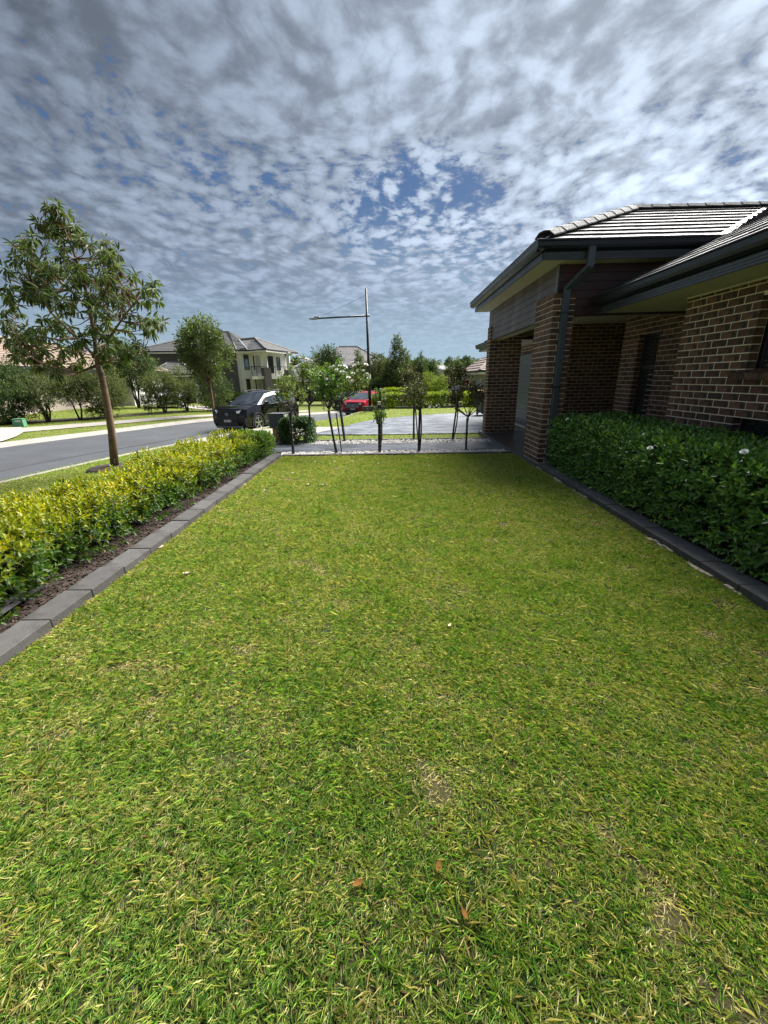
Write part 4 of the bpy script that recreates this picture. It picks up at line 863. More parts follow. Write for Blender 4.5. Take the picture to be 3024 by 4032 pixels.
# torn weed mat showing in the mulch
mb = MB(); P = [(-2.56, 1.2, .012), (-2.60, 1.9, .03), (-2.63, 2.45, .045), (-2.70, 2.75, .02)]
for (a, b) in zip(P[:-1], P[1:]):
    for j in range(4): mb.prism([(a[0]-.035*j, a[1], a[2]+.018*(j % 2)), (a[0]-.035*(j+1), a[1], a[2]+.018*((j+1) % 2)), (b[0]-.028*(j+1), b[1], b[2]+.016*((j+1) % 2)), (b[0]-.028*j, b[1], b[2]+.016*(j % 2))], (0, 0, -0.004))
tag(mb.build('weed_mat', mat('weed_mat_black', (0.007, 0.007, 0.008), 0.6, 0.3, 30)), 'crumpled black weed mat showing beside the left edging', 'weed mat')
def mulch_chips():
    mb = MB()
    for i in range(4200):
        y = random.uniform(1.2, 8.2); x = random.uniform(-2.95, -2.50)-0.012*y; a = random.uniform(0, 3.14); l = random.uniform(.005, .018); w = l*random.uniform(.25, .5); c, s = math.cos(a), math.sin(a); z = -0.02+random.uniform(0, .012)
        mb.obox((x, y, z), (c*l, s*l, random.uniform(-.3, .3)*l), (-s*w, c*w, 0), (0, 0, .003))
    for i in range(700):
        y = random.uniform(1.5, 7); x = random.uniform(2.72, 2.9)+.012*y*.5; a = random.uniform(0, 3.14); l = random.uniform(.008, .025); w = l*.4; c, s = math.cos(a), math.sin(a)
        mb.obox((x, y, -0.006), (c*l, s*l, 0), (-s*w, c*w, 0), (0, 0, .003))
    tag(stuff(mb.build('mulch_chips', mat('bark_chip', (0.052, 0.033, 0.023), 0.9, 0.3, 20, rnd=0.7))), 'brown bark chips scattered over the garden beds', 'mulch')
mulch_chips()
# ---------------------------------------------------------------- standard roses, letterbox, street things
M_STAKE = mat('black_stake', (0.012, 0.012, 0.013), 0.5, 0.1); M_STEM = mat('rose_stem', (0.075, 0.058, 0.042), 0.85, 0.3, 30)
M_ROSELEAF = leafmat('rose_leaf', 0.32, 0.42, 0.35); M_RED = mat('red_petal', (0.45, 0.015, 0.03), 0.5, 0.1, 20)
def limb_pts(a, b, n=4, bend=0.12):
    a = np.array(a, float); b = np.array(b, float); L = np.linalg.norm(b-a); o = RNG.normal(0, bend*L, 3); return [a+(b-a)*t+o*math.sin(t*math.pi) for t in np.linspace(0, 1, n)]
def rose(label, x, y, z, trunk_h, crown, n, cols, wts, flowers=(), lean=(0, 0), stake=True, stake_h=None, cap=False, second=False, fm=None, fr=0.05, leaf=0.05, canes=11):
    r = thing('standard_rose', label, 'rose bush', (x, y, z), 0, 'standard roses along the front path'); cx, cy, cz, rx, rz = crown
    top = np.array((lean[0], lean[1], trunk_h)); mb = MB(); mb.tube(limb_pts((0, 0, 0), top, 5, 0.02), [0.019, 0.018, 0.017, 0.017, 0.021], 7); mb.build('trunk', M_STEM, r, smooth=True)
    if stake:
        sh = stake_h or trunk_h*0.98; s = MB().tube([(-0.022, -0.03, 0), (-0.022+lean[0]*.95*sh/trunk_h, -0.03+lean[1], sh)], 0.023, 8).build('stake', M_STAKE, r)
        if cap: MB().box(-0.032, 0.032, -0.062, 0.002, sh, sh+0.075).build('stake_cap', mat('cap_white', (0.62, 0.58, 0.48), 0.6, 0.1), r, bevel=0.006)
        for zz in (0.35, 0.7): MB().lathe([(0.030, -0.006), (0.032, 0.0), (0.030, 0.006)], (-0.01+lean[0]*zz, -0.015, trunk_h*zz), 10).build('tie', mat('tie_pale', (0.35, 0.35, 0.33), 0.6, 0.1), r)
    if second: MB().tube([(0.10, 0.03, 0), (0.02, 0.0, trunk_h*.92)], 0.017, 8).build('stake', mat('grey_stake', (0.13, 0.125, 0.115), 0.7, 0.2), r)
    cen = np.array((cx, cy, cz)); canes_m = MB(); tips = []
    for i in range(canes):
        v = rdir(1, 0.5)[0]; v[2] = abs(v[2])*0.9-0.1; e = cen+v*np.array((rx, rx, rz))*random.uniform(0.55, 1.0); m = top+(e-top)*0.45+np.array((v[0]*rx*.25, v[1]*rx*.25, -0.04))
        canes_m.tube([top, m, e], [0.012, 0.009, 0.004], 5); tips.append((m, e))
        for j in range(3):
            e2 = e+rdir(1, 0.4)[0]*rx*0.38; s = m+(e-m)*random.uniform(.2, .8); canes_m.tube([s, (s+e2)/2+(0, 0, .02), e2], [0.006, 0.005, 0.003], 4); tips.append((s, e2))
    canes_m.build('cane', M_STEM, r, smooth=True)
    k = RNG.integers(0, len(tips), n); t = RNG.random(n)**0.6; A = np.array([a for a, b in tips])[k]; B = np.array([b for a, b in tips])[k]; p = A+(B-A)*t[:, None]+RNG.normal(0, rx*0.13, (n, 3)); o = (p-cen)/np.array((rx, rx, rz))
    pos, d, nr, L, kk, tt = sprigs(p, o*0.8, 5, leaf*RNG.uniform(.7, 1.25, n), 0.6, 0.1); c = pal(len(pos), cols, wts, 0.22)
    crown_o = stuff(link('crown', leaf_mesh('crown', pos, d, nr, L, L*0.60, c, 0.15, 0.2), M_ROSELEAF, r))
    for f in flowers: MB().tube([cen*.5+np.array(f)*.5, f], [.006, .004], 4).build('flower_cane', M_STEM, r)
    for f in flowers: fl = flower(f, fr*random.uniform(.85, 1.15), fm or M_WHITE, r); fl.rotation_euler = (random.uniform(-.2, .9), random.uniform(-.5, .5), random.uniform(0, 6))
    return r
GR = [(0.075, 0.155, 0.026), (0.11, 0.20, 0.036), (0.05, 0.105, 0.02), (0.17, 0.24, 0.05)]; OL = [(0.13, 0.16, 0.03), (0.20, 0.22, 0.05), (0.08, 0.11, 0.025)]; BR = [(0.055, 0.06, 0.028), (0.085, 0.055, 0.03), (0.05, 0.075, 0.025), (0.11, 0.06, 0.03)]
rose('sparse olive standard rose with thin bare canes, next to the letterbox', -2.17, 8.97, -0.09, 0.95, (0.0, 0, 1.28, 0.36, 0.40), 210, OL+GR[:2], [3, 2, 2, 2, 1], [], (0.02, 0), leaf=0.05, canes=12)
rose('leafy standard rose topped with many white flowers and two leaning stakes', -1.20, 8.97, -0.09, 0.98, (0.0, 0, 1.42, 0.42, 0.46), 470, GR, [3, 3, 2, 1], [(-.10, -.33, 1.60), (.16, -.1, 1.86), (.28, -.15, 1.84), (.34, -.2, 1.62), (.40, -.12, 1.55), (.22, -.2, 1.74), (.42, -.05, 1.92), (.46, 0, 1.86), (-.02, -.2, 1.82), (.04, -.2, 1.84), (-.25, -.2, 1.72), (.30, -.28, 1.70), (.10, -.2, 1.78)], (-0.13, 0), second=True, fr=0.052, leaf=0.056, canes=15)
rose('small cut back rose with two leaf tufts and a white capped stake', -0.245, 9.03, -0.09, 0.60, (0.0, 0, 0.86, 0.20, 0.14), 60, GR+OL[:1], [3, 3, 2, 1, 2], [], (0.01, 0), stake_h=1.05, cap=True, leaf=0.05, canes=5)
rose('brownish standard rose with a thin crown, in front of the path joint', 0.637, 9.06, -0.09, 0.92, (-0.12, 0, 1.20, 0.30, 0.36), 190, BR+GR[:2], [3, 2, 2, 1.5, 1, 1], [], (0.02, 0), stake_h=1.0, cap=False, leaf=0.046, canes=9)
rose('reddish brown standard rose with bare gnarled branches, nearest the portico', 1.72, 9.19, -0.09, 0.75, (-0.06, 0, 1.22, 0.34, 0.44), 190, BR+GR[:1], [3, 3, 2, 2, 1], [], (0.0, 0), leaf=0.05, canes=10)
rose('yellow-green standard rose with a few white blooms, behind the olive one', -2.07, 10.8, -0.11, 1.00, (0.0, 0, 1.62, 0.50, 0.50), 430, OL[:2]+GR[:2], [2, 2.5, 2, 2], [(-.15, -.2, 2.12), (-.06, -.2, 2.14), (.02, -.2, 2.10), (-.45, -.2, 1.70), (-.33, -.2, 1.62), (-.48, -.1, 1.55), (.10, -.1, 2.06), (-.40, -.1, 2.22)], (-0.03, 0), fr=0.058, leaf=0.056, canes=12)
rose('white flowered standard rose leaning left, beside the red car', -1.22, 10.85, -0.11, 1.10, (0.12, 0, 1.50, 0.44, 0.44), 300, OL[:2]+BR[1:2]+GR[:2], [2, 1.5, 1.2, 2, 2], [(.42, -.2, 1.98), (.55, -.2, 1.80), (.65, -.2, 1.72), (.30, -.2, 1.75), (.62, -.1, 1.95)], (-0.10, 0), fr=0.055, leaf=0.05, canes=13)
rose('bare young rose behind the small cut back one, with a capped stake', -0.245, 10.95, -0.11, 0.75, (-0.05, 0, 1.20, 0.22, 0.14), 45, GR+OL[:1], [3, 2, 2, 1, 1], [], (0.0, 0), stake_h=1.30, cap=True, leaf=0.05, canes=4)
rose('thin brown rose with a tall white capped black stake in the far row', 0.635, 11.0, -0.11, 1.0, (-0.10, 0, 1.62, 0.30, 0.42), 190, BR+GR[:2], [3, 2, 2, 1.5, 1, 1], [], (0.0, 0), stake_h=1.32, cap=True, second=True, leaf=0.05, canes=9)
rose('dark standard rose with one red bloom in the far row near the portico', 1.66, 10.92, -0.11, 0.95, (0.05, 0, 1.55, 0.36, 0.44), 180, BR+GR[:1], [3, 3, 2, 2, 1], [(.20, -.3, 1.46), (.26, -.3, 1.50), (.27, -.3, 1.43)], (0.10, 0), fm=M_RED, fr=0.055, leaf=0.052, canes=10)

def letterbox():
    z = float(T(-3.2, 11.3))-0.02; L = thing('letterbox', 'dark grey letterbox on a sandstone clad pier beside the driveway crossover', 'letterbox', (-3.15, 11.6, z), R(-8)); M_LB = mat('letterbox_grey', (0.060, 0.070, 0.082), 0.6, 0.12, 9, 0.15, 80)
    MB().box(-0.235, 0.215, -0.19, 0.19, 0.60, 0.87).build('box', M_LB, L, bevel=0.006); MB().box(-0.245, 0.225, -0.20, 0.20, 0.868, 0.885).build('lid', M_LB, L, bevel=0.005)
    MB().box(-0.232, 0.212, -0.185, 0.185, 0.48, 0.595).build('lintel', M_LB, L, bevel=0.005); MB().box(0.03, 0.213, -0.186, 0.186, 0.0, 0.48).build('post', M_LB, L, bevel=0.005)
    M_SS = mat('sandstone', (0.36, 0.24, 0.10), 0.85, 0.25, 10, 0.6, 50, rnd=0.3); core = MB().box(-0.15, 0.03, -0.165, 0.165, 0, 0.48).build('stone_pier', mat('stone_joint', (0.20, 0.15, 0.09), 0.9, 0.1), L); zz = 0.0
    for h in (0.10, 0.07, 0.09, 0.06, 0.10, 0.055):
        c = random.uniform(-.09, -.03)
        for a, b in ((-.158, c-.003), (c+.003, .028)): MB().box(a, b, -0.178+random.uniform(0, .006), 0.17, zz+.003, zz+h).build('stone', M_SS, core, bevel=0.008)
        zz += h
    MB().box(0.2155, 0.221, -0.11, 0.11, 0.66, 0.84).build('number_plate', mat('plate_beige', (0.48, 0.44, 0.38), 0.5, 0.08), L)
letterbox()
def util():
    p = at(80, 1680, 19.2); z = float(T(p[0], 19.2)); u = thing('utility_pillar', 'small green utility pillar box on the far verge', 'utility box', (p[0], 19.2, z), R(20)); g = mat('utility_green', (0.10, 0.27, 0.15), 0.55, 0.12, 8)
    MB().prism([(-0.21, -0.17, 0), (0.21, -0.17, 0), (0.18, -0.13, 0.34), (-0.18, -0.13, 0.34)], (0, 0.38, 0)).build('cabinet', g, u, bevel=0.01); MB().box(-0.20, 0.20, -0.15, 0.23, 0.335, 0.365).build('lid', g, u, bevel=0.012); MB().box(-0.23, 0.23, -0.19, 0.23, 0, 0.035).build('base', g, u)
    MB().box(-0.08, 0.13, -0.158, -0.148, 0.22, 0.29).build('label_plate', mat('label_white', (0.65, 0.66, 0.64), 0.5, 0.1), u)
util()
def lamp():
    Y = 27.6; b = at(1457, 1608, Y); z = float(T(b[0], Y)); o = thing('street_light', 'tall dark street light pole with one long cable-stayed arm', 'street light', (b[0], Y, z)); m = mat('pole_dark', (0.020, 0.022, 0.028), 0.4, 0.1, spec=0.5); tz = at(1440, 1136, Y)[2]-z; az = at(1450, 1244, Y)[2]-z; tip = at(1250, 1254, Y)-np.array((b[0], Y, z))
    MB().tube([(0, 0, 0), (-0.02, 0, tz*.5), (-0.05, 0, tz)], [0.115, 0.085, 0.055], 12).build('pole', m, o, smooth=True); MB().tube([(0.14, 0, az+.02), (tip[0], 0, tip[2])], [0.055, 0.045], 10).build('arm', m, o, smooth=True)
    lum = MB().blob((tip[0]-0.22, 0, tip[2]-0.01), 0.33, 2, 0, (1, 0.42, 0.22)).build('luminaire', mat('luminaire_grey', (0.30, 0.31, 0.32), 0.4, 0.05), o, smooth=True); MB().box(tip[0]-0.20, tip[0]+0.12, -0.09, 0.09, tip[2]+0.03, tip[2]+0.11).build('photocell_housing', mat('luminaire_grey', (0, 0, 0)), o, bevel=0.02)
    st = at(1435, 1162, Y)-np.array((b[0], Y, z)); MB().tube([(-0.05, 0, st[2]), (tip[0]+0.30, 0, tip[2]+0.12), (tip[0]+0.25, 0, tip[2])], 0.009, 5).build('stay_cable', mat('cable_grey', (0.12, 0.12, 0.13), 0.5, 0.0), o)
    MB().tube([(-0.10, 0, at(1448, 1378, Y)[2]-z), (0, 0, at(1448, 1378, Y)[2]-z)], 0.02, 6).tube([(0, 0, .02+at(1448, 1378, Y)[2]-z), (-0.95, 0, .02+at(1448, 1378, Y)[2]-z)], 0.018, 5).build('bracket', m, o)
    MB().tube([(0, 0, 1.9), (0, 0, 2.25)], 0.108, 10).build('label_band', mat('label_white', (0, 0, 0)), o)
lamp()
def bin_():
    o = thing('wheelie_bin', 'dark green wheelie bin with a yellow-orange lid beside the far pillar', 'bin', (4.20, 18.6, float(T(4.2, 18.6))+0.035), R(10)); g = mat('bin_green', (0.018, 0.035, 0.028), 0.5, 0.05)
    MB().prism([(-0.23, -0.27, 0.10), (0.23, -0.27, 0.10), (0.29, -0.31, 0.95), (-0.29, -0.31, 0.95)], (0, 0.60, 0)).build('body', g, o, bevel=0.03); MB().box(-0.31, 0.31, -0.34, 0.32, 0.95, 0.985).build('rim', g, o, bevel=0.012)
    MB().prism([(-0.30, -0.32, 0.987), (0.30, -0.32, 0.987), (0.24, -0.30, 1.06), (-0.24, -0.30, 1.06)], (0, 0.6, 0)).build('lid', mat('bin_lid', (0.62, 0.36, 0.06), 0.45, 0.05), o, bevel=0.02)
    for s in (-1, 1): w = MB().tube([(s*0.22, 0.24, 0.10), (s*0.27, 0.24, 0.10)], 0.10, 14).build('wheel', M_BLACK, o)
bin_()
def fence():
    f = thing('paling_fence', 'grey weathered timber paling fence behind the driveway hedge', 'fence', (5.0, 25.6, -0.3)); m = mat('paling_grey', (0.19, 0.19, 0.195), 0.85, 0.3, 6, rnd=0.3); n = 34; me = None
    for i in range(n):
        h = 1.70+random.uniform(-.02, .03); ob = MB().box(0, 0.118, 0, 0.016, 0, h).build('paling', m, f); ob.location = (0.12+i*0.124, random.uniform(-.012, .012), 0); ob.rotation_euler = (0, random.uniform(-.012, .012), 0)
    for zz in (0.35, 1.35): MB().box(0.1, 0.12+n*0.124, 0.02, 0.065, zz, zz+0.09).build('rail', m, f)
fence()
def small_edging():
    for lab, px, py, Y in (('grey stone retaining edge around the neighbour hedge near the street light', 1472, 1612, 25.4), ('short grey timber edging at the foot of the neighbour hedge, middle', 1598, 1612, 25.6), ('grey timber edging at the foot of the neighbour hedge, near the fence', 1790, 1606, 25.8)):
        p = at(px, py, Y); o = thing('garden_edging', lab, 'garden edging', (p[0], Y, float(T(p[0], Y))-0.02)); w = 0.7 if px == 1472 else 0.6
        for i in range(4): MB().box(-w+i*w/2+.01, -w+(i+1)*w/2-.01, -0.08, 0.08, 0, 0.17 if px > 1500 else 0.30).build('edging_block', mat('edge_grey', (0.10, 0.095, 0.09), 0.9, 0.25, 6, rnd=0.2), o, bevel=0.01)
small_edging()
# ---------------------------------------------------------------- houses across the street and beyond
M_TILE_B = mat('roof_grey_far', (0.115, 0.112, 0.110), 0.6, 0.18, 1.3, rnd=0.1); M_TILE_A = mat('roof_terracotta', (0.25, 0.185, 0.145), 0.75, 0.22, 1.8, rnd=0.1)
M_RENDER = mat('render_cream', (0.62, 0.61, 0.57), 0.85, 0.08, 0.7, stain=((0.52, 0.51, 0.47), 0.5)); M_RENDER2 = mat('render_grey', (0.36, 0.36, 0.345), 0.85, 0.08, 0.7)
M_FRAME2 = mat('dark_window_frame', (0.012, 0.012, 0.014), 0.4, 0.0); M_SKYGLASS = glassmat('sky_glass', (0.06, 0.09, 0.12), 0.02)
def farbrick(name, c1, c2, mort):
    m = bpy.data.materials.new(name); m.use_nodes = True; k = NT(m.node_tree); b = k.n['Principled BSDF']; b.inputs['Roughness'].default_value = 0.85
    g = k.new('ShaderNodeUVMap'); br = k.new('ShaderNodeTexBrick'); k.link(g.outputs[0], br.inputs[0]); br.inputs['Scale'].default_value = 1.0; br.inputs['Brick Width'].default_value = 0.48; br.inputs['Row Height'].default_value = 0.172; br.inputs['Mortar Size'].default_value = 0.022
    br.inputs[1].default_value = (*c1, 1); br.inputs[2].default_value = (*c2, 1); br.inputs[3].default_value = (*mort, 1); k.link(br.outputs[0], b.inputs['Base Color']); return m
M_FBRICK = farbrick('far_brick', (0.038, 0.034, 0.038), (0.060, 0.050, 0.052), (0.17, 0.16, 0.155))
class Face:
    """an upright wall plane between two ground points; photo pixels can be dropped onto it"""
    def __init__(s, A, B, off): s.A = np.array((A[0], A[1], 0.0)); s.B = np.array((B[0], B[1], 0.0)); d = s.B-s.A; s.L = np.linalg.norm(d); s.u = d/s.L; s.n = np.array((s.u[1], -s.u[0], 0)); s.off = np.array(off, float)
    def px(s, x, y):
        d = ray(x, y); t = np.dot(s.A-CAMP, s.n)/np.dot(d, s.n); p = CAMP+d*t; return float(np.dot(p-s.A, s.u)), float(p[2])
    def P(s, a, z, o=0.0): return s.A+s.u*a+s.n*o+np.array((0, 0, z))-s.off
    def box(s, mb, a0, a1, z0, z1, o0, o1):
        c = s.P((a0+a1)/2, (z0+z1)/2, (o0+o1)/2); mb.obox(c, s.u*(a1-a0)/2, s.n*(o1-o0)/2, (0, 0, (z1-z0)/2)); return mb
    def slab(s, name, m, parent, a0, a1, z0, z1, t=0.12, uv=False):
        ob = s.box(MB(), a0, a1, z0, z1, -t, 0).build(name, m, parent)
        if uv:
            me = ob.data; l = me.uv_layers.new(name='UVMap')
            for lp in me.loops:
                q = np.array(me.vertices[lp.vertex_index].co)+s.off-s.A; l.data[lp.index].uv = (float(np.dot(q, s.u))*2, float(q[2])*2)
        return ob
    def window(s, parent, x0, y0, x1, y1, name='window', fm=None, gm=None, sill=True, mull=0):
        a0, z1 = s.px(x0, y0); a1, z0 = s.px(x1, y1); a0, a1 = sorted((a0, a1)); z0, z1 = sorted((z0, z1)); t = 0.07; mb = MB()
        s.box(mb, a0, a1, z0, z0+t, 0.0, 0.05); s.box(mb, a0, a1, z1-t, z1, 0.0, 0.05); s.box(mb, a0, a0+t, z0+t, z1-t, 0.0, 0.05); s.box(mb, a1-t, a1, z0+t, z1-t, 0.0, 0.05)
        for i in range(mull): a = a0+(a1-a0)*(i+1)/(mull+1); s.box(mb, a-.03, a+.03, z0+t, z1-t, 0.0, 0.045)
        w = mb.build(name, fm or M_FRAME2, parent); s.box(MB(), a0+t, a1-t, z0+t, z1-t, 0.004, 0.02).build('pane', gm or M_SKYGLASS, w)
        if sill: s.box(MB(), a0-.06, a1+.06, z0-.14, z0-.005, 0, 0.08).build('sill', M_RENDER, w)
        return w
def roofpart(name, faces, m, parent, off, gauge=0.36, t=0.045):
    mb = MB(off)
    for f in faces:
        roof_courses(mb, f, gauge, t, 0.06); q = [np.array(p, float)-(0, 0, .03) for p in f]
        for i in range(1, len(q)-1): mb.add([q[0], q[i], q[i+1]], [(0, 1, 2)])
    return stuff(mb.build(name, m, parent))
def ridgeline(parent, off, segs, m, r=0.10):
    mb = MB(off)
    for a, b in segs: mb.tube([np.array(a)+(0, 0, .03), np.array(b)+(0, 0, .03)], r, 6)
    return mb.build('ridge_capping', m, parent)
def guttering(parent, off, pts, m=None, h=0.14, fz=0.16, fm=None):
    g = MB(off); f = MB(off)
    for a, b in zip(pts[:-1], pts[1:]):
        a = np.array(a, float); b = np.array(b, float); d = (b-a)/2; L = d/np.linalg.norm(d); s = np.cross(L, (0, 0, 1)); g.obox((a+b)/2-(0, 0, h*.35), d, s*0.07, (0, 0, h/2)); f.obox((a+b)/2-(0, 0, h*.85+fz/2), d, s*0.02, (0, 0, fz/2))
    g.build('gutter', m or M_DARK, parent); f.build('fascia', fm or M_RENDER, parent)

def house_b():
    zb = -1.0; o3 = at(939, 1495, 51); off = np.array((o3[0], o3[1], zb)); H = thing('two_storey_house', 'two storey cream and dark brick house with a grey hip roof and front balcony', 'house', tuple(off))
    g = lambda px, Y, z=None: (lambda p: (p[0], p[1]))(at(px, 1495, Y))
    brick = Face(g(590, 49.8), g(942, 51.0), off); eave = 4.9
    brick.slab('brick_wall', M_FBRICK, H, 0, brick.L, zb-.5, eave, 0.2, True)
    q0 = g(942, 51.0); q1 = g(956, 50.6); pier = Face(q0, q1, off); pier.slab('corner_wall', M_RENDER, H, 0.005, pier.L, zb-.5, eave, 0.2)
    fr = Face(q1, g(1128, 54.6), off); fr.slab('front_wall', M_RENDER, H, 0.005, fr.L, zb-.5, eave, 0.2)
    back = g(1128, 54.6); MB(off).prism([(*q0, zb-.5), (*back, zb-.5), (back[0]-2, back[1]+9, zb-.5), (g(590, 49.8)[0], 60, zb-.5), (*g(592, 49.9), zb-.5)], (0, 0, eave-zb+.45)).build('house_body', M_RENDER2, H)
    w = fr.window(H, 957, 1396, 983.5, 1456.5); a0, z1 = fr.px(957, 1396); a1, z0 = fr.px(979, 1415); fr.box(MB(), a0+.05, a1-.02, z0, z1-.05, 0.045, 0.06).build('top_pane', M_FRAME2, w)
    fr.window(H, 968, 1492, 990, 1547, gm=M_FRAME2, sill=False); fr.window(H, 994.5, 1400, 1005, 1458, gm=M_FRAME2, sill=True); fr.window(H, 1004, 1491, 1014, 1548, gm=M_FRAME2, sill=False)
    fr.window(H, 1052, 1402, 1080, 1470, 'balcony_door', gm=M_FRAME2, sill=False, mull=2); fr.window(H, 1087, 1407, 1106, 1459); fr.window(H, 1096, 1489, 1116, 1543)
    for a, b, c, d in ((1005, 1400, 1030, 1470), (1014, 1491, 1040, 1550), (1070, 1488, 1090, 1550)):
        p, z1 = fr.px(a, b); q, z0 = fr.px(c, d); fr.box(MB(), p, q, max(z0, zb-.4), z1, -0.04, 0.012).build('recess_shade_panel', M_RENDER2, H)  # greyer sheets on the wall: shade of its recesses put into colour
    # balcony in front of the wall
    b0, b1, b2, b3 = g(991, 51.6), g(994, 49.6), g(1143, 53.0), g(1150, 56.5); z = 2.05
    MB(off).prism([(*b0, z-.34), (*b1, z-.34), (*b2, z-.34), (*b3, z-.34), (*g(1128, 55), z-.34)], (0, 0, 0.36)).build('balcony_slab', M_RENDER, H)
    fl = Face(b1, b2, off); rail = MB(); fl.box(rail, 0, fl.L, z+1.02, z+1.09, -0.12, -0.05)
    for i in range(9): a = 0.08+i*(fl.L-.16)/8; fl.box(rail, a-.025, a+.025, z+.02, z+1.02, -0.11, -0.06)
    sd = Face(b0, b1, off); sd.box(rail, 0, sd.L-.05, z+1.02, z+1.09, -0.12, -0.05)
    for i in range(2): a = .1+i*.9; sd.box(rail, a-.025, a+.025, z+.02, z+1.02, -0.11, -0.06)
    rail.build('balustrade', M_FRAME2, H)
    for px, wpx, zt in ((1054, 27, 3.0), (1141, 24, 2.75)):
        c, _ = fl.px(px, 1495); hw = wpx/1588*51/2; p = Face(fl.A[:2]+fl.u[:2]*(c-hw)+fl.n[:2]*.25, fl.A[:2]+fl.u[:2]*(c+hw)+fl.n[:2]*.25, off); p.slab('brick_pillar', M_FBRICK, H, 0, 2*hw, zb-.4, zt, 0.75, True); pc = fl.A+fl.u*c-off; MB().box(pc[0]-.17, pc[0]+.17, pc[1]-.1, pc[1]+.24, zt-off[2]-.01, eave-off[2]-.06).build('balcony_post', M_RENDER, H)
    bx, bz = fr.px(1120, 1458); fr.box(MB(), bx-.35, bx+.35, bz-.4, bz+.5, 2.2, 2.24).build('balcony_box', mat('label_white', (0, 0, 0)), H)
    lx, lz = fr.px(1097, 1502); fr.box(fr.box(MB(), lx-.10, lx+.10, lz-.30, lz+.10, .10, .32), lx-.16, lx+.16, lz+.10, lz+.18, .05, .38).build('wall_lantern', M_FRAME2, H)
    # roof
    ez = 4.95; e = lambda px, Y: np.array((*g(px, Y), ez))
    EL, E3, E2, E1, TP = e(540, 48.9), e(946, 50.2), e(987, 50.4), e(1058, 49.0), e(1180, 57.0)
    A1, A2 = at(845, 1307, 56.5), at(901, 1309, 56.5); V, R2 = at(941, 1338, 52.8), at(1003, 1332, 53.2); HH = at(963, 1332.5, 57.0); BK = np.array((TP[0]-4, TP[1]+8, ez)); BL = np.array((EL[0]-1.0, EL[1]+14, ez))
    roofpart('roof', [[EL, E3, A2, A1], [E3, E2, V, A2], [E2, E1, R2, V], [E1, TP, R2], [A2, V, HH], [V, R2, HH], [R2, TP, BK], [HH, R2, BK], [A2, HH, BK], [BK, BL, A1, A2], [BL, EL, A1]], M_TILE_B, H, off)
    ridgeline(H, off, [(EL, A1), (A1, A2), (A2, E3), (V, R2), (R2, E1), (R2, TP)], M_TILE_B, 0.13); ridgeline(H, off, [(V, E2)], mat('zinc', (0, 0, 0)), 0.10)
    guttering(H, off, [EL, E3, E2, E1, TP]); MB(off).prism([EL-(0, 0, .22), E3-(0, 0, .22), E2-(0, 0, .22), E1-(0, 0, .22), TP-(0, 0, .22), (*back, ez-.22), (back[0]-3, back[1]+6, ez-.22), (EL[0], EL[1]+8, ez-.22)], (0, 0, 0.03)).build('soffit', M_RENDER, H)
    # single storey wing in front of the brick wall
    wy = 45.5; w0, w1 = g(610, wy), g(760, wy+.5); wz = at(690, 1474, wy)[2]; wing = Face(w0, w1, off); wing.slab('wing_wall', M_FBRICK, H, 0, wing.L, zb-.3, wz, 0.2, True); wing.box(MB(), 0.02, wing.L-.02, zb-.3, wz-.02, -4.6, -.21).build('wing_body', M_RENDER2, H)
    c0, c1 = np.array((w0[0]-.5, w0[1]-.5, wz)), np.array((w1[0]+.5, w1[1]-.5, wz)); c2, c3 = c1+(0, 4.8, 0), c0+(0, 4.8, 0); rt = at(660, 1430, wy+2.0); r2 = np.array((c1[0]-2.2, rt[1], rt[2]))
    roofpart('wing_roof', [[c0, c1, r2, rt], [c1, c2, r2], [c2, c3, rt, r2], [c3, c0, rt]], M_TILE_B, H, off); ridgeline(H, off, [(c0, rt), (rt, r2), (r2, c1)], M_TILE_B, .12); guttering(H, off, [c0, c1])
house_b()
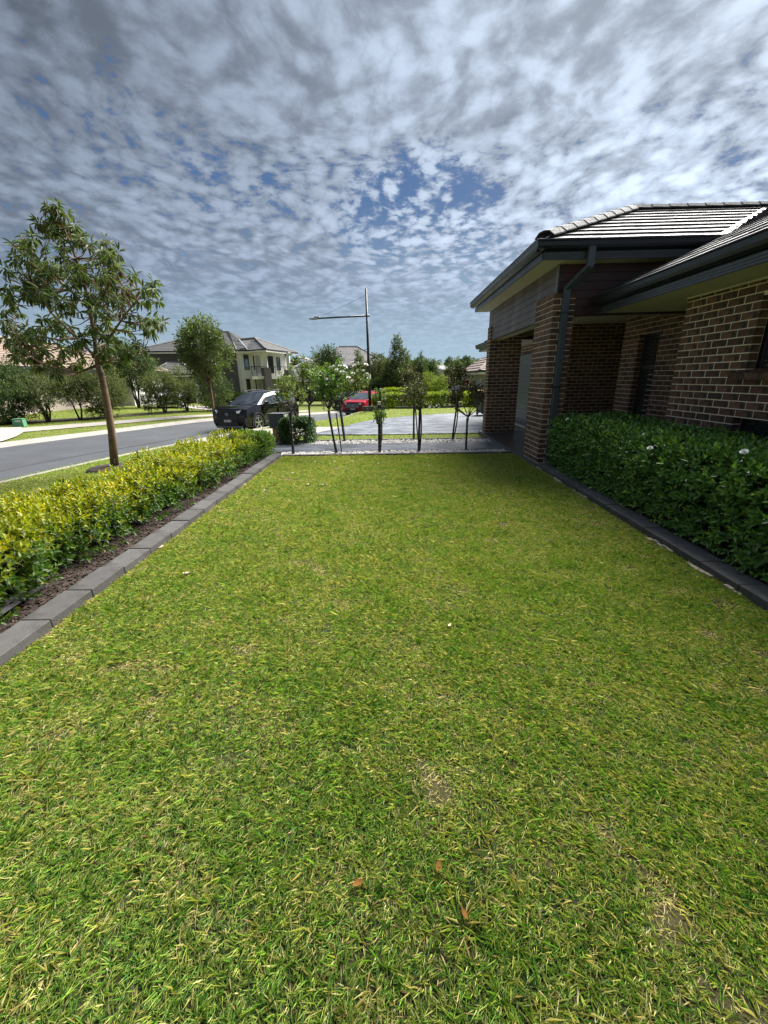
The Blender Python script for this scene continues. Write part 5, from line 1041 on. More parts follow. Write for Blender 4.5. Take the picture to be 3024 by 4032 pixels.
def house_a():
    zb = -0.2; A, B = (-21.6, 20.0), (-24.2, 41.0); off = np.array((-22.5, 26.0, zb)); H = thing('single_storey_house', 'single storey pale house with a terracotta tiled roof behind the roadside bushes', 'house', tuple(off))
    fc = Face(B, A, off)
    if np.dot(fc.n, (-off[0], -off[1], 0)) < 0: fc = Face(A, B, off)
    L = fc.L; fc.slab('wall', mat('render_beige', (0.40, 0.34, 0.28), 0.85, 0.1, 0.6), H, 0, L, zb-.4, 2.45, 0.2); fc.box(MB(), 0.02, L-.02, zb-.4, 2.43, -9, -.21).build('house_body', M_RENDER2, H)
    for a in (0.16, 0.36, 0.55): fc.box(MB(), L*a, L*a+1.7, 0.7, 2.1, -.05, 0.04).build('window', M_FRAME2, H)
    fc.box(MB(), L*.72, L*.72+1.1, zb, 2.2, -.05, 0.05).build('front_door', mat('door_maroon', (0.05, 0.025, 0.022), 0.5, 0.1), H); fc.box(MB(), L*.83, L*.83+.9, zb, 2.42, 0.01, 0.10).build('white_pier', M_RENDER, H)
    ez = 2.55; o = 0.6; p = lambda a, b, z: fc.A+fc.u*a+fc.n*b+np.array((0, 0, z)); c = [p(-o, o, ez), p(L+o, o, ez), p(L+o, -9.6, ez), p(-o, -9.6, ez)]; r0, r1 = p(4.6, -4.5, ez+2.15), p(L-4.6, -4.5, ez+2.15)
    roofpart('roof', [[c[0], c[1], r1, r0], [c[1], c[2], r1], [c[2], c[3], r0, r1], [c[3], c[0], r0]], M_TILE_A, H, off, 0.34, 0.05); ridgeline(H, off, [(c[0], r0), (c[1], r1), (r0, r1), (c[2], r1)], M_TILE_A, 0.13); guttering(H, off, [c[3], c[0], c[1], c[2]], fm=M_FRAME2)
    # projecting wing near us with its own hip
    w = [p(L*.70, 2.2, ez), p(L+1.6, 2.2, ez), p(L+1.6, -3, ez), p(L*.70, -3, ez)]; t0, t1 = p(L*.70+2.2, -.4, ez+1.1), p(L-0.6, -.4, ez+1.1)
    fc.box(MB(), L*.70+.6, L+1.0, zb-.4, ez-.2, .02, 1.6).build('wing_wall', M_RENDER, H)
    roofpart('wing_roof', [[w[0], w[1], t1, t0], [w[1], w[2], t1], [w[3], w[0], t0]], M_TILE_A, H, off, 0.34, 0.05); ridgeline(H, off, [(w[0], t0), (t0, t1), (w[1], t1)], M_TILE_A, 0.13); guttering(H, off, [w[0], w[1], w[2]], fm=M_FRAME2)
house_a()
def hip_house(label, cx, cy, w, d, zb, eave, rise, wallm, roofm, rz=0.0, wins=3, storeys=1, name='house'):
    H = thing(name, label, 'house', (cx, cy, zb), rz); h = eave-zb; a, b = w/2, d/2
    MB().box(-a, a, -b, b, -1.5, h).build('wall', wallm, H); o = 0.55; c = [np.array(q, float) for q in ((-a-o, -b-o, h), (a+o, -b-o, h), (a+o, b+o, h), (-a-o, b+o, h))]; k = min(b+o, a*0.8); r0, r1 = np.array((-a-o+k, 0, h+rise)), np.array((a+o-k, 0, h+rise))
    roofpart('roof', [[c[0], c[1], r1, r0], [c[1], c[2], r1], [c[2], c[3], r0, r1], [c[3], c[0], r0]], roofm, H, (0, 0, 0), 0.40, 0.05); ridgeline(H, (0, 0, 0), [(c[0], r0), (c[1], r1), (r0, r1)], roofm, .12); guttering(H, (0, 0, 0), [c[3], c[0], c[1], c[2]])
    for s in range(storeys):
        zz = 0.9+s*2.8
        for i in range(wins): x = -a+w*(i+.5)/wins; f = MB().box(x-.7, x+.7, -b-.05, -b+.02, zz, zz+1.3).build('window', M_FRAME2, H); MB().box(x-.62, x+.62, -b-.062, -b-.05, zz+.08, zz+1.22).build('pane', M_SKYGLASS, f)
    return H
def bg_houses():
    def place(px, Y): p = at(px, 1490, Y); return p[0], p[1]
    x, y = place(1375, 72); z = float(T(x, y)); H = hip_house('two storey dark brick house with a grey hip roof behind the white roses', x, y, 10.5, 10, z, at(1375, 1440, 67)[2], 3.1, mat('dark_brick_far', (0.045, 0.042, 0.045), 0.85, 0.2, 2), M_TILE_B, R(12), 3, 2, 'two_storey_house')
    x, y = place(1222, 60); hip_house('low grey roofed house between the balcony house and the dark trees', x, y, 8.5, 8, float(T(x, y)), at(1222, 1504, 56)[2], 1.9, mat('dark_brick_far', (0, 0, 0)), M_TILE_B, R(-8), 3)
    x, y = place(1262, 78); hip_house('grey roofed upper storey house glimpsed left of the dark green tree', x, y, 7, 8, float(T(x, y)), at(1262, 1444, 74)[2], 1.6, mat('dark_brick_far', (0, 0, 0)), M_TILE_B, R(6), 2, 2)
    x, y = place(1172, 82); hip_house('terracotta roofed house far behind the balcony house', x, y, 8, 8, float(T(x, y)), at(1172, 1482, 78)[2], 1.7, M_RENDER, M_TILE_A, R(10), 2)
    x, y = place(2045, 37); M_TILE_D = mat('roof_brown', (0.17, 0.125, 0.105), 0.7, 0.25, 2, rnd=.1); H = hip_house('cream neighbour house with a brown tiled roof behind the paling fence', x, 38.0, 7.4, 8.5, float(T(x, 37)), at(1850, 1461, 33.5)[2]+.02, 2.1, mat('wall_cream_d', (0.40, 0.37, 0.27), .85, .08, .8), M_TILE_D, R(0), 3)
    lab = ['pale far house with a light roof on the slope right of the bright green tree', 'low cream far house beside the light roofed one on the slope', 'far tan roofed house high on the slope, left of the brown roof', 'far brown roofed house on the slope below the tan one', 'small far white house on the slope next to the brown tiled eave', 'far pale house between the dark street trees', 'far grey house at the foot of the slope behind the fence']
    for i, (px, py, Y, w) in enumerate([(1733, 1452, 170, 4.2), (1768, 1455, 165, 4.0), (1835, 1447, 230, 9), (1822, 1454, 200, 6), (1836, 1462, 150, 4), (1640, 1470, 160, 7), (1862, 1474, 140, 6)]):
        p = at(px, py, Y); zb = min(float(T(p[0], Y)), p[2]-2.8); hip_house(lab[i], p[0], Y, w*1.3, w, zb, p[2], 1.3 if w < 8 else 2, [M_RENDER, M_RENDER, M_RENDER2][i % 3], [mat('roof_light_far', (0.42, 0.42, 0.42), .6, .1, 2), mat('roof_light_far', (0, 0, 0)), M_TILE_A, M_TILE_D][i % 4], R(random.uniform(-15, 15)), 3, 1)
bg_houses()
# ---------------------------------------------------------------- trees
M_BARK = mat('bark_tan', (0.17, 0.105, 0.065), 0.85, 0.3, 14, 0.6, 70, stain=((0.09, 0.06, 0.045), 9)); M_BARKD = mat('bark_dark', (0.050, 0.042, 0.036), 0.9, 0.3, 12); M_TREELEAF = leafmat('tree_leaf', 0.30, 0.5, 0.25); M_FARLEAF = leafmat('far_leaf', 0.25, 0.6, 0.2)
def inpolyp(pts, poly): a = np.array(pts, float); return inpoly(a[:, 0], a[:, 1], poly)
def street_tree_near():
    Y0 = 9.06; b = at(452, 1845, Y0); z0 = float(T(b[0], Y0)); off = np.array((b[0], Y0, z0)); t = thing('street_tree', 'young street tree with long drooping leaves and a leaning tan trunk behind the left hedge', 'tree', tuple(off))
    tp = [off-(0, 0, .05), at(440, 1700, Y0), at(420, 1580, Y0), at(398, 1470, Y0-.02), at(385, 1440, Y0)]; lead = [tp[-1], at(372, 1330, Y0+.05), at(352, 1200, Y0+.1), at(315, 1060, Y0+.12), at(265, 930, Y0+.05), at(222, 830, Y0)]
    MB(off).tube(tp, [0.088, 0.076, 0.068, 0.062, 0.058], 12).build('trunk', M_BARK, t, smooth=True); br = MB(off); br.tube(lead, [0.050, 0.040, 0.032, 0.024, 0.016, 0.007], 8)
    sec = [at(385, 1425, Y0), at(430, 1330, Y0-.3), at(500, 1230, Y0-.45), at(560, 1160, Y0-.5)]; sec2 = [at(372, 1400, Y0), at(300, 1330, Y0-.4), at(200, 1230, Y0-.5), at(120, 1110, Y0-.5)]; sec3 = [at(380, 1440, Y0), at(300, 1470, Y0-.2), at(180, 1440, Y0-.3), at(90, 1400, Y0-.3)]; sec4 = [at(390, 1430, Y0), at(470, 1420, Y0+.2), at(560, 1390, Y0+.3)]
    sec5 = [at(360, 1250, Y0+.1), at(440, 1120, Y0+.6), at(450, 1020, Y0+.8)]; sec6 = [at(355, 1220, Y0+.1), at(230, 1100, Y0+.6), at(110, 1000, Y0+.7)]
    for s in (sec, sec2, sec3, sec4, sec5, sec6): br.tube(s, list(np.linspace(0.030, 0.010, len(s))), 7)
    nodes = np.array([p for s in (lead, sec, sec2, sec3, sec4, sec5, sec6) for a, c in zip(s[:-1], s[1:]) for p in (a, a*.67+c*.33, a*.33+c*.67, c)])
    poly = [(215, 775), (300, 865), (350, 930), (470, 940), (490, 1040), (590, 1080), (660, 1220), (630, 1330), (520, 1290), (590, 1420), (450, 1440), (330, 1430), (220, 1480), (110, 1450), (20, 1380), (0, 1230), (10, 1010), (70, 945), (150, 900), (140, 850)]
    C = []
    while len(C) < 310:
        q = np.stack([RNG.uniform(-80, 680, 400), RNG.uniform(770, 1490, 400)], 1); q = q[inpoly(q[:, 0], q[:, 1], poly)]
        for x, y in q:
            e = min(1.0, max(0.15, (y-760)/330)); p = at(x, y, Y0+RNG.normal(0, 0.62)*e)
            if len(C) < 310 and (not C or min(np.linalg.norm(np.array(C)-p, axis=1)) > 0.125): C.append(p)
    C = np.array(C); ctr = at(330, 1200, Y0); pos = []; dd = []; nn = []; LL = []; cc = []
    for p in C:
        d2 = np.linalg.norm(nodes-p, axis=1)+np.where(nodes[:, 2] > p[2]+.1, 1.0, 0); n = nodes[np.argmin(d2)]; m = (n+p)/2+np.array((0, 0, -.05)); br.tube([n, m, p], [0.011, 0.008, 0.005], 5)
        ax = (p-n)/(np.linalg.norm(p-n)+1e-6)*0.7+(p-ctr)*0.12; ax[2] += 0.45; ax /= np.linalg.norm(ax); k = RNG.integers(12, 20); a = np.arange(k)*2.4+RNG.uniform(0, 6.28); e1 = np.cross(ax, (0.2, 0.1, 1)); e1 /= np.linalg.norm(e1); e2 = np.cross(ax, e1)
        tt = RNG.random(k); rad = e1*np.cos(a)[:, None]+e2*np.sin(a)[:, None]; d = rad*(0.6+0.5*tt[:, None])+ax*(0.75-1.0*tt)[:, None]; d[:, 2] -= 0.30+0.55*tt
        pos.append(p+ax*(0.05-0.14*tt)[:, None]+rad*0.012); dd.append(d); nn.append(np.tile(ax, (k, 1))+rad*0.3+np.array((0, 0, .4))); LL.append(RNG.uniform(0.11, 0.19, k)); c = pal(k, [(0.066, 0.098, 0.026), (0.096, 0.135, 0.030), (0.048, 0.075, 0.024), (0.14, 0.17, 0.04)], [4, 3, 3, 1], 0.2); c[(RNG.random(k) < 0.05)] = (0.10, 0.065, 0.025); cc.append(c)
    # brown seed tassels that hang below the whorls
    br.build('branch', M_BARK, t, smooth=True); pos, dd, nn, cc = map(np.concatenate, (pos, dd, nn, cc)); LL = np.concatenate(LL)
    stuff(link('crown', leaf_mesh('crown', pos-off, dd, nn, LL, LL*0.25, cc, 0.18, 0.30), M_TREELEAF, t))
    k = RNG.choice(len(C), 60, replace=False); p = C[k]; p = np.repeat(p, 3, 0)+RNG.normal(0, .03, (180, 3)); d = np.tile((0, 0, -1.0), (180, 1))+RNG.normal(0, .15, (180, 3)); c = pal(180, [(0.10, 0.075, 0.03), (0.075, 0.06, 0.025), (0.14, 0.09, 0.04)], [3, 2, 1]); stuff(link('seed_tassels', leaf_mesh('seed_tassels', p-off, d, RNG.normal(0, 1, (180, 3)), RNG.uniform(.12, .24, 180), 0.022, c, .1, .1), M_TREELEAF, t))
    for zz, pxx in ((1520, 408), (1552, 414)): p = at(pxx, zz, Y0)-off; MB().lathe([(0.058, -0.02), (0.074, 0), (0.058, 0.02)], p, 12).build('knot', M_BARKD, t, smooth=True)
    mb = MB().lathe([(0.55, 0.0), (0.5, 0.035), (0.2, 0.06)], (0, 0, 0), 20); mb.build('mulch_ring', M_MULCH, t)
street_tree_near()
def tree(name, label, x, y, h, crown, n, leaf, cols, wts, trunk=0.06, stems=1, shape='round', lean=(0, 0), clear=None, bark=None, clusters=34, group=None, cat='tree', m=None, per=5, gap=0.34, z=None):
    """crown = (radius x, radius y, bottom height above ground); leaves gathered in clumps on real limbs"""
    global RNG
    RNG = np.random.default_rng(sum(ord(c)*(i+3) for i, c in enumerate(label))); random.seed(len(label)*7+sum(map(ord, label)))
    z = float(T(x, y))-0.02 if z is None else z; t = thing(name, label, cat, (x, y, z), 0, group); rx, ry, cb = crown; hz = (h-cb)/2; cz = cb+hz; tb = MB(); cl = clear if clear is not None else cb+0.25*(h-cb); tops = []
    for s in range(stems):
        a = s*6.28/max(stems, 1)+random.uniform(-.4, .4); sp = 0.0 if stems == 1 else 0.16; b = np.array((math.cos(a)*0.04*(stems > 1), math.sin(a)*0.04*(stems > 1), 0.0)); e = np.array((lean[0]+math.cos(a)*sp*h*0.55, lean[1]+math.sin(a)*sp*h*0.55, cl)); tb.tube(limb_pts(b, e, 5, 0.03), list(np.linspace(trunk, trunk*.62, 5)), 8); tops.append(e)
    C = [np.array((lean[0]*.5, lean[1], cz+q*hz)) for q in (-.4, 0, .3, .55, .72, .86, .97)] if shape == 'cone' else []; att = 0
    while len(C) < clusters and att < 6000:
        att += 1; v = RNG.uniform(-1, 1, 3)
        if shape == 'cone': f = 1-(v[2]+1)/2; lim = (0.10+0.95*f**0.85)*(1+0.18*math.sin(7*math.atan2(v[1], v[0])+9*v[2])); ok = v[0]**2+v[1]**2 < lim**2
        elif shape == 'vase': f = (v[2]+1)/2; lim = (0.25+0.75*min(1, f*1.7))*math.sqrt(max(0.02, 1-max(0, f-.55)**2*3.2)); ok = v[0]**2+v[1]**2 < lim**2
        elif shape == 'column': ok = v[0]**2+v[1]**2 < (1-0.5*abs(v[2])**2.5)**2
        else: ok = v@v < 1 and v@v > 0.06
        p = np.array((v[0]*rx+lean[0]*(1 if shape != 'cone' else .5), v[1]*ry+lean[1], cz+v[2]*hz))
        if ok and (not C or min(np.linalg.norm((np.array(C)-p)/(rx, ry, hz), axis=1)) > gap*0.62): C.append(p)
    C = np.array(C)
    for p in C:
        s = tops[int(np.argmin([np.linalg.norm(p-q) for q in tops]))]; s = s*random.uniform(.72, 1.0) if p[2] > s[2]*.8 else s*np.array((1, 1, max(.3, min(1, p[2]/s[2]*.8)))); tb.tube(limb_pts(s, p, 4, 0.10), [trunk*.36, trunk*.26, trunk*.17, trunk*.08], 5)
    tb.build('trunk', bark or M_BARKD, t, smooth=True)
    k = RNG.integers(0, len(C), n); cr = np.array((rx, ry, hz))*gap*RNG.uniform(.75, 1.2, (len(C), 1)); v = rdir(n); r = RNG.random(n)**0.45; p = C[k]+v*r[:, None]*cr[k]; p[:, 2] = np.maximum(p[:, 2], 0.06)
    out = (p-np.array((lean[0], lean[1], cz)))/np.array((rx, ry, hz)); tone = (1+RNG.uniform(-.22, .22, len(C)))[k]
    pos, d, nr, L, kk, tt = sprigs(p, out*0.6+v*0.5, per, leaf*RNG.uniform(.7, 1.3, n), 0.5, 0.15); c = pal(len(pos), cols, wts, 0.2)*tone[kk][:, None]
    stuff(link('crown', leaf_mesh('crown', pos, d, nr, L, L*0.42, c, 0.12, 0.2, 'tri'), m or M_FARLEAF, t)); return t
DG = [(0.052, 0.088, 0.026), (0.078, 0.120, 0.034), (0.036, 0.062, 0.021)]; MG = [(0.085, 0.124, 0.031), (0.124, 0.169, 0.039), (0.055, 0.086, 0.026)]; OG = [(0.111, 0.130, 0.046), (0.150, 0.163, 0.058), (0.078, 0.098, 0.036)]; LG = [(0.195, 0.260, 0.039), (0.260, 0.325, 0.046), (0.130, 0.182, 0.033)]; GU = [(0.078, 0.101, 0.058), (0.104, 0.127, 0.075), (0.058, 0.078, 0.047)]
tree('street_tree', 'medium street tree with a leaning bare trunk, left of the black car', -10.7, 24.9, 5.45, (1.32, 1.25, 2.3), 1750, 0.17, MG+OG[:1], [3, 3, 2, 2], 0.085, 1, 'round', (0.0, 0), 2.4, M_BARK, 46, gap=.30, m=M_TREELEAF)
bush = [('big dense dark green bush at the left edge behind the utility pillar', -18.95, 20.3, 2.95, (1.3, 1.2, 0.05), 3600, .10, DG, 'column', 3, .05),
 ('vase shaped grey-green bush with forked stems, right of the utility pillar', -17.86, 21.2, 2.25, (1.30, 1.1, 0.55), 1900, .085, OG+DG[:1], 'vase', 4, .05),
 ('slim grey-green bush with a single dark stem, left of the near tree trunk', -17.1, 22.5, 2.35, (0.95, .9, 0.5), 1500, .085, OG+DG[:1], 'vase', 2, .05),
 ('dense bushy shrub directly behind the near street tree trunk', -16.0, 23.1, 2.75, (1.15, 1.0, 0.15), 2600, .095, OG+MG[:1], 'column', 3, .055),
 ('tall multi stemmed tree on the lawn of the terracotta house', -19.2, 31.5, 4.5, (1.75, 1.5, 1.2), 2200, .14, DG+MG[:1], 'round', 4, .07),
 ('low rounded bush with a short stem, right of the multi stemmed tree', -14.55, 26.5, 2.35, (1.05, .95, 0.45), 1600, .09, OG+MG[:1], 'vase', 3, .05),
 ('tangled bush with thin upright stems, next to the leaning street tree', -13.75, 27.9, 2.75, (1.2, 1.1, 0.35), 1900, .095, OG+MG, 'round', 4, .05),
 ('leafy dark shrub behind the trunk of the medium street tree', -12.3, 29.2, 3.05, (1.05, 1.0, 0.25), 1900, .10, DG+OG[:1], 'column', 3, .05),
 ('small low bush between the rounded bush and the tangled one', -15.2, 26.0, 1.1, (.55, .5, 0.15), 500, .08, OG, 'vase', 2, .03)]
for i, (lab, x, y, h, cr, n, lf, co, sh, st, tr) in enumerate(bush): tree('shrub' if h < 4 else 'garden_tree', lab, x, y, h, cr, n, lf, co, [1]*len(co), tr, st, sh, (0, 0), cr[2]+.2*(h-cr[2]), None, 40 if n > 1500 else 18, 'bushes along the far footpath' if h < 4 else None, 'shrub' if h < 4 else 'tree', gap=.36)
def px_tree(name, label, px, base_py, top_py, wpx, Y, n, leaf, cols, shape, crown_lo=0.15, trunk=.09, stems=1, clusters=40, bark=None, group=None, gap=.34):
    b = at(px, base_py, Y); z = min(float(T(b[0], Y)), b[2]); top = at(px, top_py, Y)[2]; r = wpx/2/FPX*Y/math.cos(0.3)*.96; tree(name, label, b[0], Y, top-z, (r, r*.95, (top-z)*crown_lo), n, leaf, cols, [1]*len(cols), trunk, stems, shape, (0, 0), None, bark, clusters, group, 'tree', gap=gap, z=z)
px_tree('garden_tree', 'dense dark green tree with a pointed top, behind the white roses', 1302, 1560, 1376, 128, 44, 3200, .20, DG+MG[:1], 'column', .12, clusters=55)
px_tree('garden_tree', 'brownish green tree with ragged top immediately left of the light pole', 1415, 1550, 1402, 95, 50, 1900, .19, OG+MG[:1], 'cone', .10, clusters=44)
px_tree('garden_tree', 'loose olive tree immediately right of the light pole', 1487, 1545, 1400, 80, 50, 1500, .19, OG+GU[:1], 'round', .2, clusters=34)
px_tree('conifer_tree', 'tall conical olive green tree, the highest right of the light pole', 1563, 1555, 1343, 142, 41, 5600, .17, OG+DG[:2], 'cone', .04, .11, clusters=85, gap=.26)
px_tree('garden_tree', 'dark open crowned tree just right of the conical tree', 1643, 1540, 1402, 62, 58, 1300, .22, DG+GU[:1], 'round', .2, clusters=34)
px_tree('garden_tree', 'dark rounded tree rising behind the bright green one', 1690, 1540, 1412, 64, 62, 1400, .24, DG+MG[:1], 'column', .1, clusters=34)
px_tree('ornamental_tree', 'bright yellow-green small tree beside the white car', 1710, 1548, 1462, 92, 37, 1500, .13, LG, 'round', .25, .05, 2, clusters=34)
px_tree('garden_tree', 'dull dark green tree left of the brown tiled roof', 1785, 1545, 1424, 76, 52, 1600, .2, DG+OG[:1], 'round', .08, clusters=40)
px_tree('garden_tree', 'slim dark tree touching the brown tiled eave', 1836, 1540, 1446, 44, 48, 900, .18, DG+GU[:1], 'column', .1, clusters=24)
px_tree('garden_tree', 'low dark bushy tree behind the neighbour hedge, left end', 1480, 1560, 1497, 60, 40, 800, .16, DG, 'round', .1, clusters=24)
px_tree('garden_tree', 'dark purple-brown small tree behind the hedge beside the bright green one', 1655, 1552, 1480, 48, 38, 700, .14, [(0.06, 0.045, 0.03), (0.05, 0.06, 0.03)], 'round', .2, .04, 2, clusters=22)
px_tree('ornamental_tree', 'pale green shrubby tree in front of the paling fence', 1858, 1548, 1498, 40, 36, 500, .12, LG+MG[:1], 'round', .1, .04, 2, clusters=18)
for i, (px, top, w, Y, lab) in enumerate([(1130, 1418, 34, 118, 'far gum tree just right of the balcony house, leftmost of the skyline gums'), (1172, 1412, 46, 122, 'far gum tree with a split crown right of the balcony house'), (1205, 1436, 30, 118, 'low far gum tree beside the split crowned one'), (1216, 1424, 22, 140, 'small far gum standing alone left of the dark brick house'), (1252, 1413, 34, 130, 'far gum behind the upper storey grey roof'), (1505, 1401, 60, 90, 'far gum tree left of the conical tree'), (1600, 1408, 36, 100, 'far gum tree showing behind the right flank of the conical tree'), (1772, 1417, 26, 190, 'far pale gum on the slope, left of the skyline group'), (1796, 1424, 14, 185, 'narrow far gum on the slope skyline'), (1838, 1416, 34, 180, 'far spreading gum on the slope skyline near the brown roof'), (1662, 1440, 40, 150, 'far gum mass between the dark trees'), (1745, 1441, 50, 210, 'far low trees on the slope above the light roofed house'), (1725, 1490, 44, 120, 'dark tree below the light roofed far house'), (1880, 1450, 40, 200, 'far trees on the slope right of the brown roof hip')]):
    px_tree('gum_tree', lab, px, 1488, top, w, Y, 900, .0042*Y, GU+DG[:1], 'round', .35, .12+.0006*Y, 1, 20, group='gum trees on the far skyline', gap=.36)
def woodland():
    n = 1500; px = RNG.uniform(-200, 3200, n); Y = RNG.uniform(240, 620, n); pos = []; C = []
    for a, b in zip(px, Y): p = at(a, 1488, b); C.append((p[0], b, float(T(p[0], b))))
    C = np.array(C); k = np.repeat(np.arange(n), 26); s = RNG.uniform(2.2, 5.5, n)[k]; v = rdir(len(k)); p = C[k]+v*np.stack([s, s, s*.8], 1)*(RNG.random(len(k))**.5)[:, None]; p[:, 2] += s*0.9
    c = pal(len(k), GU+DG[:2], [2, 2, 2, 1, 1], .2); tag(stuff(link('woodland', leaf_mesh('woodland', p, rdir(len(k)), rdir(len(k), 1), s*0.5, s*0.42, c, .1, .1, 'tri'), M_FARLEAF)), 'far dark woodland scattered over the hills on the horizon', 'woodland')
woodland()
def strappy(label, px, py, Y, w, h, n):
    b = at(px, py, Y); z = float(T(b[0], Y)); t = thing('strappy_plant', label, 'plant', (b[0], Y, z)); a = RNG.uniform(0, 6.28, n); r = RNG.random(n)**.7*w*.45; e = RNG.uniform(.15, .9, n); p = np.stack([np.cos(a)*r, np.sin(a)*r*.7, np.zeros(n)], 1); d = np.stack([np.cos(a)*np.sin(e), np.sin(a)*np.sin(e), np.cos(e)], 1); nr = np.stack([-np.cos(a)*np.cos(e), -np.sin(a)*np.cos(e), np.sin(e)], 1)
    stuff(link('foliage', leaf_mesh('foliage', p, d, nr, h*RNG.uniform(.8, 1.3, n), .05, pal(n, [(0.085, 0.13, 0.03), (0.13, 0.18, 0.045), (0.05, 0.08, 0.02), (0.26, 0.27, 0.13)], [3, 3, 2, 1]), .2, .45), M_FARLEAF, t)); MB().tube([(0, 0, -.02), (0, 0, .12)], [w*.22, w*.12], 8).build('stem', M_BARKD, t)
strappy('clump of long arching strappy leaves left of the black car roof', 885, 1585, 33, 1.5, 1.25, 420); strappy('clump of pale strappy leaves directly above the black car bonnet', 935, 1578, 34.5, 1.6, 1.3, 420); strappy('smaller strappy plant at the corner of the balcony house', 965, 1572, 36, 1.2, 1.1, 260)

# ---------------------------------------------------------------- cars
M_TYRE = mat('tyre', (0.014, 0.014, 0.015), 0.8, 0.1); M_RIM = mat('alloy', (0.45, 0.46, 0.48), 0.25, 0.05, metal=0.9); M_CLAD = mat('black_plastic', (0.010, 0.010, 0.011), 0.6, 0.05, spec=0.3); M_CARGLASS = glassmat('car_glass', (0.012, 0.016, 0.018), 0.02); M_LAMP = mat('headlamp', (0.80, 0.82, 0.85), 0.12, 0.05, spec=0.9); M_SILVER = mat('silver_trim', (0.40, 0.41, 0.42), 0.35, 0.05, metal=.6); M_PLATE = mat('plate_white', (0.62, 0.63, 0.60), 0.5, 0.03); M_TAIL = mat('tail_lamp', (0.30, 0.01, 0.012), 0.2, 0.05)
def carpaint(name, c):
    m = mat(name, c, 0.07, 0.0, spec=0.5); return m
def car(name, label, paint, loc, rz, group=None, plate=None, cladding=True, grille='wide'):
    t = thing(name, label, 'car', loc, rz, group)
    # lower body: side outline with wheel arches, lofted across the width
    def arch(cx, n=9, r=0.40): return [(cx+r*math.cos(a), 0.36+r*math.sin(a)) for a in np.linspace(math.radians(-20), math.radians(200), n)]
    prof = [(2.22, 0.26), (2.30, 0.42), (2.32, 0.66), (2.30, 0.86), (2.23, 1.00), (2.02, 1.075), (1.55, 1.12), (1.12, 1.145), (0.2, 1.13), (-0.9, 1.14), (-1.9, 1.15), (-2.20, 1.10), (-2.28, 0.90), (-2.26, 0.55), (-2.20, 0.28)]+[p for p in arch(-1.36)[::-1]]+[p for p in arch(1.36)[::-1]]
    ys = [(-0.925, 0.90, .97), (-0.915, 0.93, 1.0), (-0.84, 0.962, 1.0), (-0.60, 0.985, 1.0), (0, 1.0, 1.0), (0.60, 0.985, 1.0), (0.84, 0.962, 1.0), (0.915, 0.93, 1.0), (0.925, 0.90, .97)]
    vs = []; n = len(prof)
    for y, f, g in ys:
        for i, (x, z) in enumerate(prof):
            e = 1 if i >= 15 else f; xx = x*(e if abs(x) > 1.9 else 1); tuck = 1-0.07*max(0, z-0.75)/0.4-0.05*max(0, .45-z)/.25; crown = 0.02*(1-(y/.92)**2) if 4 <= i <= 10 else 0
            vs.append((xx, y*tuck, z+crown))
    fs = [(a*n+i, a*n+(i+1) % n, (a+1)*n+(i+1) % n, (a+1)*n+i) for a in range(len(ys)-1) for i in range(n)]; fs += [tuple(range(n))[::-1], tuple(range((len(ys)-1)*n, len(ys)*n))]
    body = MB().add(vs, fs).build('body', paint, t, bevel=0.0); bm = bmesh.new(); bm.from_mesh(body.data); bmesh.ops.triangulate(bm, faces=[f for f in bm.faces if len(f.verts) > 4]); bmesh.ops.recalc_face_normals(bm, faces=bm.faces); bm.to_mesh(body.data); bm.free(); body.data.polygons.foreach_set('use_smooth', [True]*len(body.data.polygons)); body.data.set_sharp_from_angle(angle=R(28))
    # cabin
    sec = [(1.22, 1.10, .80, 1.11, .78), (0.80, 1.10, .825, 1.36, .70), (0.34, 1.11, .835, 1.615, .615), (-0.25, 1.11, .84, 1.695, .60), (-1.0, 1.12, .84, 1.69, .595), (-1.68, 1.13, .825, 1.63, .575), (-1.98, 1.13, .79, 1.40, .63), (-2.2, 1.12, .75, 1.13, .74)]
    def ring(s): x, zb, hb, zt, ht = s; return [(x, -hb, zb), (x, -(hb*.25+ht*.75)-.015, zb+(zt-zb)*.72), (x, -ht, zb+(zt-zb)*.93), (x, -ht*.75, zt), (x, 0, zt+.012), (x, ht*.75, zt), (x, ht, zb+(zt-zb)*.93), (x, (hb*.25+ht*.75)+.015, zb+(zt-zb)*.72), (x, hb, zb)]
    rs = [ring(s) for s in sec]; m = 9; cb = MB().add([p for r in rs for p in r], [(a*m+i, a*m+i+1, (a+1)*m+i+1, (a+1)*m+i) for a in range(len(rs)-1) for i in range(m-1)]+[tuple(range(m)), tuple(range((len(rs)-1)*m, len(rs)*m))]).build('cabin', paint, t)
    bm = bmesh.new(); bm.from_mesh(cb.data); bmesh.ops.recalc_face_normals(bm, faces=bm.faces); bm.to_mesh(cb.data); bm.free(); cb.data.polygons.foreach_set('use_smooth', [True]*len(cb.data.polygons)); cb.data.set_sharp_from_angle(angle=R(35))
    def side(x, f, s, o=.012):
        for a, b in zip(sec[:-1], sec[1:]):
            if b[0] <= x <= a[0]: q = (x-a[0])/(b[0]-a[0]); c = [a[i]+(b[i]-a[i])*q for i in range(5)]; break
        x, zb, hb, zt, ht = c; w = hb+((hb*.25+ht*.75)+.015-hb)*min(f/.72, 1); return (x, s*(w+o), zb+(zt-zb)*f)
    ws = []
    for s in np.linspace(-1, 1, 7): ws.append([(1.16-.0+.012, s*.765, 1.145+.02*(1-s*s)), (0.78+.02, s*.69, 1.365+.03*(1-s*s)), (0.37+.015, s*.58, 1.60+.025*(1-s*s))])
    MB().add([p for r in ws for p in r], [(a*3+i, a*3+i+1, (a+1)*3+i+1, (a+1)*3+i) for a in range(6) for i in (0, 1)]).build('windscreen', M_CARGLASS, t, smooth=True)
